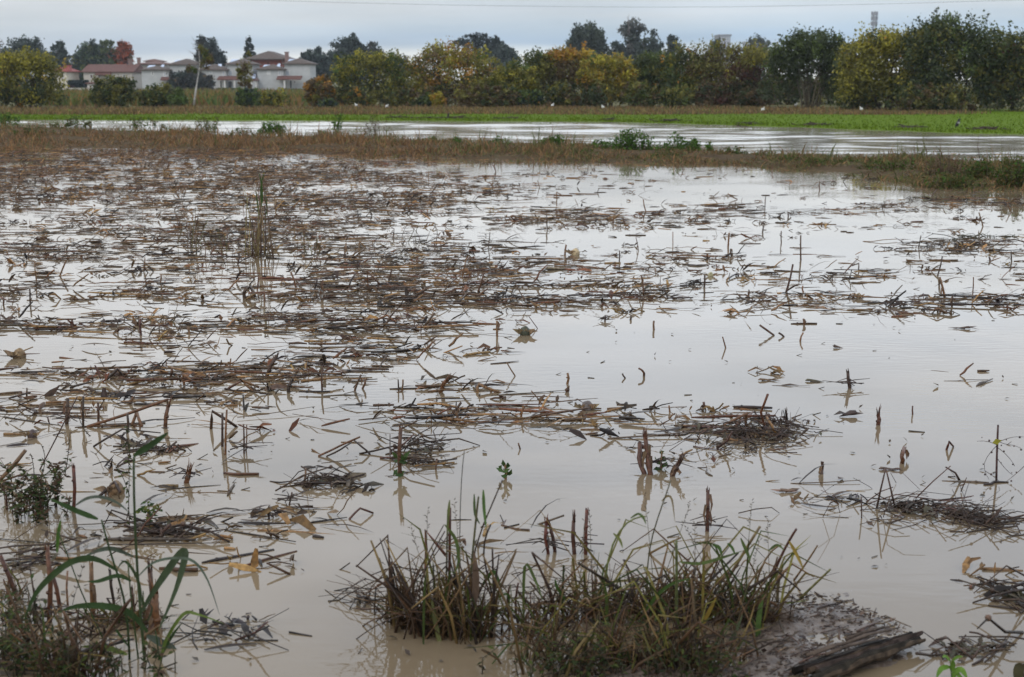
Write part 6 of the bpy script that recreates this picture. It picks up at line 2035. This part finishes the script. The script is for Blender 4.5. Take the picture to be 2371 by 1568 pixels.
tuft('wide tangle of green and brown grass along the bottom, right of centre', ww, 100, 52, .44,
     [([(1652, 1400), (1710, 1298), (1760, 1219)], 8, (.13, .09, .04)), ([(1774, 1374), (1797, 1310), (1827, 1251), (1844, 1225)], 7, RED), ([(1838, 1344), (1870, 1300), (1893, 1263)], 5, TAN), ([(1853, 1385), (1890, 1350), (1923, 1318)], 7, (.11, .10, .035)),
      ([(1502, 1283), (1540, 1262), (1576, 1245)], 6, TAN), ([(1566, 1500), (1566, 1420), (1567, 1340), (1566, 1251)], 8, (.075, .085, .03)), ([(1494, 1440), (1497, 1339), (1503, 1257), (1530, 1180), (1553, 1113)], 3.6, (.06, .055, .03)),
      ([(1398, 1420), (1400, 1315), (1425, 1237), (1460, 1199), (1494, 1196)], 5, (.12, .13, .045)), ([(1739, 1420), (1750, 1340), (1780, 1275), (1809, 1262)], 5, (.12, .075, .035)), ([(1765, 1368), (1745, 1320), (1730, 1286), (1716, 1310)], 4.5, TAN),
      ([(1652, 1394), (1700, 1405), (1751, 1414), (1800, 1424)], 11, (.19, .115, .06)), ([(1310, 1440), (1340, 1400), (1420, 1368), (1480, 1360)], 6, TAN), ([(1230, 1400), (1290, 1395), (1350, 1370)], 6, TAN), ([(1290, 1460), (1340, 1420), (1354, 1372), (1366, 1400)], 6, (.13, .08, .04)),
      ([(1180, 1460), (1172, 1380), (1182, 1355)], 6, RED), ([(1200, 1450), (1190, 1400), (1200, 1350)], 6, RED), ([(1450, 1460), (1470, 1380), (1500, 1330)], 5, BRN), ([(1600, 1440), (1640, 1370), (1690, 1320)], 5, TAN), ([(1800, 1400), (1800, 1350), (1812, 1310)], 8, (.13, .10, .05)),
      ([(1700, 1460), (1730, 1390), (1790, 1330), (1800, 1290)], 5, BRN), ([(1530, 1450), (1545, 1350), (1600, 1290)], 5, BRN), ([(1590, 1440), (1600, 1360), (1610, 1315)], 9, DBR), ([(1500, 1340), (1430, 1345), (1370, 1352)], 6, TAN)],
     [([(1573, 1301), (1620, 1305), (1670, 1292), (1722, 1275)], 9, GRN2), ([(1827, 1253), (1845, 1285), (1861, 1320)], 9, YEL), ([(1754, 1530), (1757, 1432), (1768, 1374)], 13, (.07, .11, .03)), ([(1532, 1161), (1545, 1149), (1556, 1158), (1563, 1212)], 5, (.16, .12, .06)),
      ([(1460, 1200), (1478, 1190), (1490, 1200), (1496, 1215)], 7, GRN2), ([(1420, 1235), (1435, 1250), (1442, 1270)], 6, (.10, .11, .03)), ([(1715, 1246), (1730, 1280), (1738, 1300)], 8, GRN2), ([(1650, 1262), (1665, 1268), (1672, 1290)], 8, GRN),
      ([(1684, 1258), (1695, 1268), (1702, 1285)], 7, GRN), ([(1780, 1275), (1800, 1262), (1816, 1275)], 6, GRN2), ([(1480, 1440), (1520, 1380), (1560, 1350), (1600, 1340)], 8, GRN), ([(1600, 1500), (1640, 1420), (1660, 1380)], 9, YEL), ([(1400, 1500), (1405, 1400), (1398, 1340)], 9, GRN2),
      ([(1600, 1560), (1660, 1530), (1700, 1470), (1720, 1420)], 10, (.09, .11, .06)), ([(1310, 1390), (1290, 1360), (1285, 1340)], 7, GRN), ([(1700, 1575), (1670, 1500), (1690, 1450)], 8, (.12, .13, .07)), ([(1420, 1560), (1400, 1520), (1440, 1470), (1455, 1455)], 7, (.2, .14, .09))],
     1150, .66, seeds=9)

# low leafy weeds among the grass at the bottom and along the left edge
def leafy(label, spots, n, height, leaf, cols, stems=20, name='leafy_weed', red=0):
    b = G(spots[0][0], min(spots[0][1], 1700))
    root = thing(name, label, 'weeds', b)
    mb, lf = MB(), MB()
    tips = []
    for i in range(stems):
        s_ = rnd.choice(spots)
        p = G(s_[0] + rnd.gauss(0, s_[2]), s_[1] + rnd.gauss(0, 8)); p.z = 0
        L = height * rnd.uniform(.4, 1.1)
        pts = [p, p + Vector((rnd.gauss(0, .1) * L, rnd.gauss(0, .1) * L, L * .5)), p + Vector((rnd.gauss(0, .35) * L, rnd.gauss(0, .2) * L, L))]
        mb = MB()
        mb.tube(pts, [.0024, .0018, .0009], jit((.05, .045, .025) if not red else (.07, .03, .022), .3, rnd), 5)
        tips.append(pts)
        mb.build('stem', M_DRY, root)
    for i in range(n):
        q = rnd.choice(tips)
        t = rnd.uniform(.1, 1)
        p = q[0].lerp(q[1], t * 2) if t < .5 else q[1].lerp(q[2], t * 2 - 1)
        lf.leaf(p, (rnd.uniform(-1, 1), rnd.uniform(-1, .6), rnd.uniform(-.5, .6)), leaf * rnd.uniform(.5, 1.3), leaf * rnd.uniform(.25, .5), (rnd.gauss(0, .3), -.5, 1), jit(rnd.choice(cols), .3, rnd))
    lf.build('leaves', M_BLADE, root)
    return root
LC = [(.030, .046, .012), (.046, .060, .014), (.020, .027, .009), (.045, .028, .013)]
leafy('low dark leafy weeds under the wide grass tangle at the bottom edge', [(1250, 1560, 50), (1340, 1570, 60), (1440, 1575, 60), (1540, 1570, 60), (1640, 1575, 40), (1500, 1500, 70)], 700, .16, .026, LC + [(.06, .04, .022)], 70)
leafy('small leafy weeds with thin red stems at the left edge', [(60, 1190, 30), (30, 1195, 26), (95, 1175, 22), (20, 1165, 14), (110, 1200, 20)], 1100, .23, .032, LC + [(.075, .045, .025)], 30, red=1)
leafy('dark green weeds filling the bottom left corner', [(10, 1520, 25), (40, 1560, 30), (60, 1490, 14), (15, 1460, 16), (100, 1580, 40)], 460, .20, .03, LC + [(.06, .035, .022)], 46)
tuft('brown dead stems and straw standing in the bottom left corner', [(30, 1520, 1, 34), (110, 1540, 1, 40), (60, 1440, .8, 26), (180, 1570, 1, 40), (20, 1390, .6, 20)], 46, 8, .26, (), (), 160, .5, seeds=3)
leafy('low weeds at the bottom edge under the arching green grass', [(200, 1575, 60), (300, 1560, 60), (150, 1560, 40)], 300, .15, .03, LC + [(.07, .045, .028)], 40)
# climbing weed with small leaves, and berry stems, by the left stubs
def vine(label, lines, leaf, cols, Y=None, name='climbing_weed'):
    b = G(*lines[0][0])
    root = thing(name, label, 'weed', b)
    for pts in lines:
        mb = MB()
        Q = poly_tube(mb, pts, 2.4, (.05, .04, .026), .0, Y or b.y, 5, .6)
        mb.build('stem', M_DRY, root)
        lf = MB()
        for a, c in zip(Q, Q[1:]):
            for k_ in range(3):
                q = a.lerp(c, rnd.random())
                lf.leaf(q, (rnd.uniform(-1, 1), rnd.uniform(-.8, .4), rnd.uniform(-.7, .5)), leaf * rnd.uniform(.4, 1.2), leaf * rnd.uniform(.3, .55), (rnd.gauss(0, .4), -1, .5), jit(rnd.choice(cols), .3, rnd))
        lf.build('leaves', M_BLADE, root)
vine('thin climbing weed with small dark leaves on the arching grass stem', [[(300, 1215), (296, 1150), (302, 1090), (292, 1030)], [(300, 1150), (285, 1100), (268, 1080)], [(302, 1060), (290, 1010), (296, 990)]], .022, LC)
vine('drooping weed with oval green leaves right of the arching grass stem', [[(345, 1230), (350, 1190), (340, 1160)], [(346, 1200), (362, 1170), (372, 1180)], [(345, 1190), (328, 1175), (322, 1185)]], .03, [(.05, .08, .02), (.035, .06, .02), (.10, .11, .03)])
vine('wispy weed with tiny dark seeds left of the arching grass', [[(92, 1120), (110, 1060), (95, 1030)], [(150, 1100), (158, 1060), (162, 1000)], [(80, 1120), (78, 1070), (70, 1050)], [(210, 1010), (195, 1000), (180, 960)]], .012, [(.05, .04, .025), (.06, .025, .02)])
# bright nettle-like seedling at the bottom right
b = G(2205, 1575)
ns = thing('seedling', 'bright green young plant with pointed leaves in the bottom right corner', 'plant', b)
mb = MB(); poly_tube(mb, [(2205, 1590), (2203, 1560), (2200, 1530)], 4, (.09, .14, .03), 0, b.y); mb.build('stem', M_BLADE, ns)
for pts, w in (([(2200, 1545), (2180, 1548), (2168, 1570)], 12), ([(2202, 1532), (2190, 1520), (2182, 1522)], 8), ([(2203, 1532), (2216, 1522), (2230, 1520)], 7), ([(2203, 1555), (2206, 1540), (2208, 1530)], 12), ([(2205, 1560), (2225, 1550), (2240, 1572)], 14), ([(2205, 1570), (2215, 1560), (2235, 1580)], 12)):
    poly_blade(pts, w, jit((.10, .18, .03), .2, rnd), b.y, .01, parent=ns)
b = G(2362, 1570)
bl = thing('dead_leaf_plant', 'dark drooping leaf cut by the right edge at the bottom', 'plant', b)
mb = MB(); poly_tube(mb, [(2372, 1600), (2371, 1560), (2366, 1535)], 5, (.05, .035, .022), 0, b.y); mb.build('stem', M_DRY, bl)
for pts, w in (([(2366, 1536), (2358, 1555), (2356, 1590)], 24), ([(2371, 1535), (2385, 1550), (2390, 1580)], 20)):
    poly_blade(pts, w, (.04, .035, .015), b.y, .01, parent=bl)

# the big arching grass at lower left
YB = 4.72
b = at(335, 1600, YB); b.z = 0
jg = thing('arching_grass', 'tall green grass with broad arching leaves at lower left', 'grass', b)
for pts, w in (([(343, 1620), (339, 1568), (320, 1376), (309, 1158), (310, 1058)], 8), ([(302, 1620), (300, 1562), (298, 1404), (262, 1305), (235, 1204)], 6.5), ([(276, 1620), (273, 1562), (232, 1458), (189, 1379), (172, 1322), (134, 1231)], 4),
               ([(330, 1620), (318, 1500), (304, 1400), (296, 1300)], 5), ([(368, 1620), (372, 1540), (360, 1460)], 5)):
    mb = MB(); poly_tube(mb, pts, w, jit((.04, .06, .024), .15, rnd), .01, YB, 7, .6); mb.build('stem', M_BLADE, jg)
G1, G2, G3 = (.028, .050, .015), (.042, .058, .028), (.066, .085, .060)
for pts, w, c in (([(273, 1322), (219, 1294), (164, 1302), (109, 1344), (77, 1385), (55, 1439)], 15, G1), ([(309, 1289), (262, 1271), (227, 1275), (191, 1292)], 10, G3), ([(304, 1346), (273, 1333), (227, 1346), (202, 1346)], 10, G1),
                  ([(320, 1335), (355, 1303), (405, 1292), (448, 1300), (481, 1344), (509, 1426)], 7, G3), ([(325, 1420), (369, 1349), (418, 1281), (428, 1290), (407, 1366), (364, 1467)], 17, G2), ([(339, 1472), (369, 1486), (405, 1510), (427, 1580)], 18, G3),
                  ([(342, 1464), (301, 1420), (246, 1404), (178, 1404), (131, 1420)], 15, G1), ([(372, 1540), (383, 1486), (424, 1423), (459, 1423), (520, 1445)], 8, (.10, .14, .03)), ([(295, 1516), (246, 1500), (186, 1497)], 12, (.11, .14, .03)),
                  ([(309, 1056), (353, 1028), (391, 1001)], 15, G1), ([(227, 1202), (175, 1182), (112, 1153)], 13, G1), ([(175, 1170), (202, 1154), (235, 1151), (273, 1165), (304, 1192)], 8, G3), ([(142, 1480), (156, 1519), (172, 1575)], 9, (.09, .13, .025)),
                  ([(132, 1280), (135, 1235), (141, 1202)], 8, (.06, .12, .025)), ([(350, 1575), (372, 1520), (400, 1470), (424, 1440)], 8, G1), ([(342, 1440), (352, 1410), (345, 1395), (358, 1375)], 9, G2), ([(300, 1500), (270, 1460), (262, 1440)], 7, G1),
                  ([(330, 1400), (318, 1340), (290, 1300), (270, 1320)], 7, G2), ([(230, 1575), (180, 1550), (110, 1548), (60, 1570)], 8, (.14, .12, .06)), ([(300, 1575), (270, 1530), (215, 1515)], 6, G1)):
    poly_blade(pts, w, jit(c, .15, rnd), YB + rnd.gauss(0, .05), .02, parent=jg)
for pts in ([(215, 1290), (228, 1260), (245, 1222)], [(168, 1400), (180, 1350), (196, 1300)]):
    mb = MB()
    Q = poly_tube(mb, pts, 1.6, (.07, .06, .04), 0, YB, 4)
    for q in Q[1:]:
        for k_ in range(3):
            mb.leaf(q, (rnd.uniform(-1, 1), 0, rnd.uniform(.1, 1)), .016, .005, (0, -1, 0), jit((.08, .065, .05), .3, rnd))
    mb.build('seed_head', M_DRY, jg)
tuft('dark dead grass and twigs around the stubs at lower left', [(240, 1440, 1, 40), (300, 1440, 1, 30), (340, 1450, .7, 20), (200, 1480, .5, 40), (120, 1540, .6, 40)], 26, 12, .16, (), (), 200, .5, seeds=2)

# ------------------------------------------------------------------ thin autumn haze over the whole plain
hm = bpy.data.materials.new('haze')
hm.use_nodes = True
hn = hm.node_tree
hn.nodes.clear()
ho = hn.nodes.new('ShaderNodeOutputMaterial')
hv = hn.nodes.new('ShaderNodeVolumePrincipled')
hv.inputs['Color'].default_value = (.80, .88, .96, 1)
hv.inputs['Density'].default_value = 0.00017
hn.links.new(hv.outputs[0], ho.inputs['Volume'])
hb = MB()
hb.box(-420, 420, -45, 690, -1.6, 42, (1, 1, 1))
haze = hb.build('haze', hm, None, smooth=False)
haze['kind'] = 'stuff'
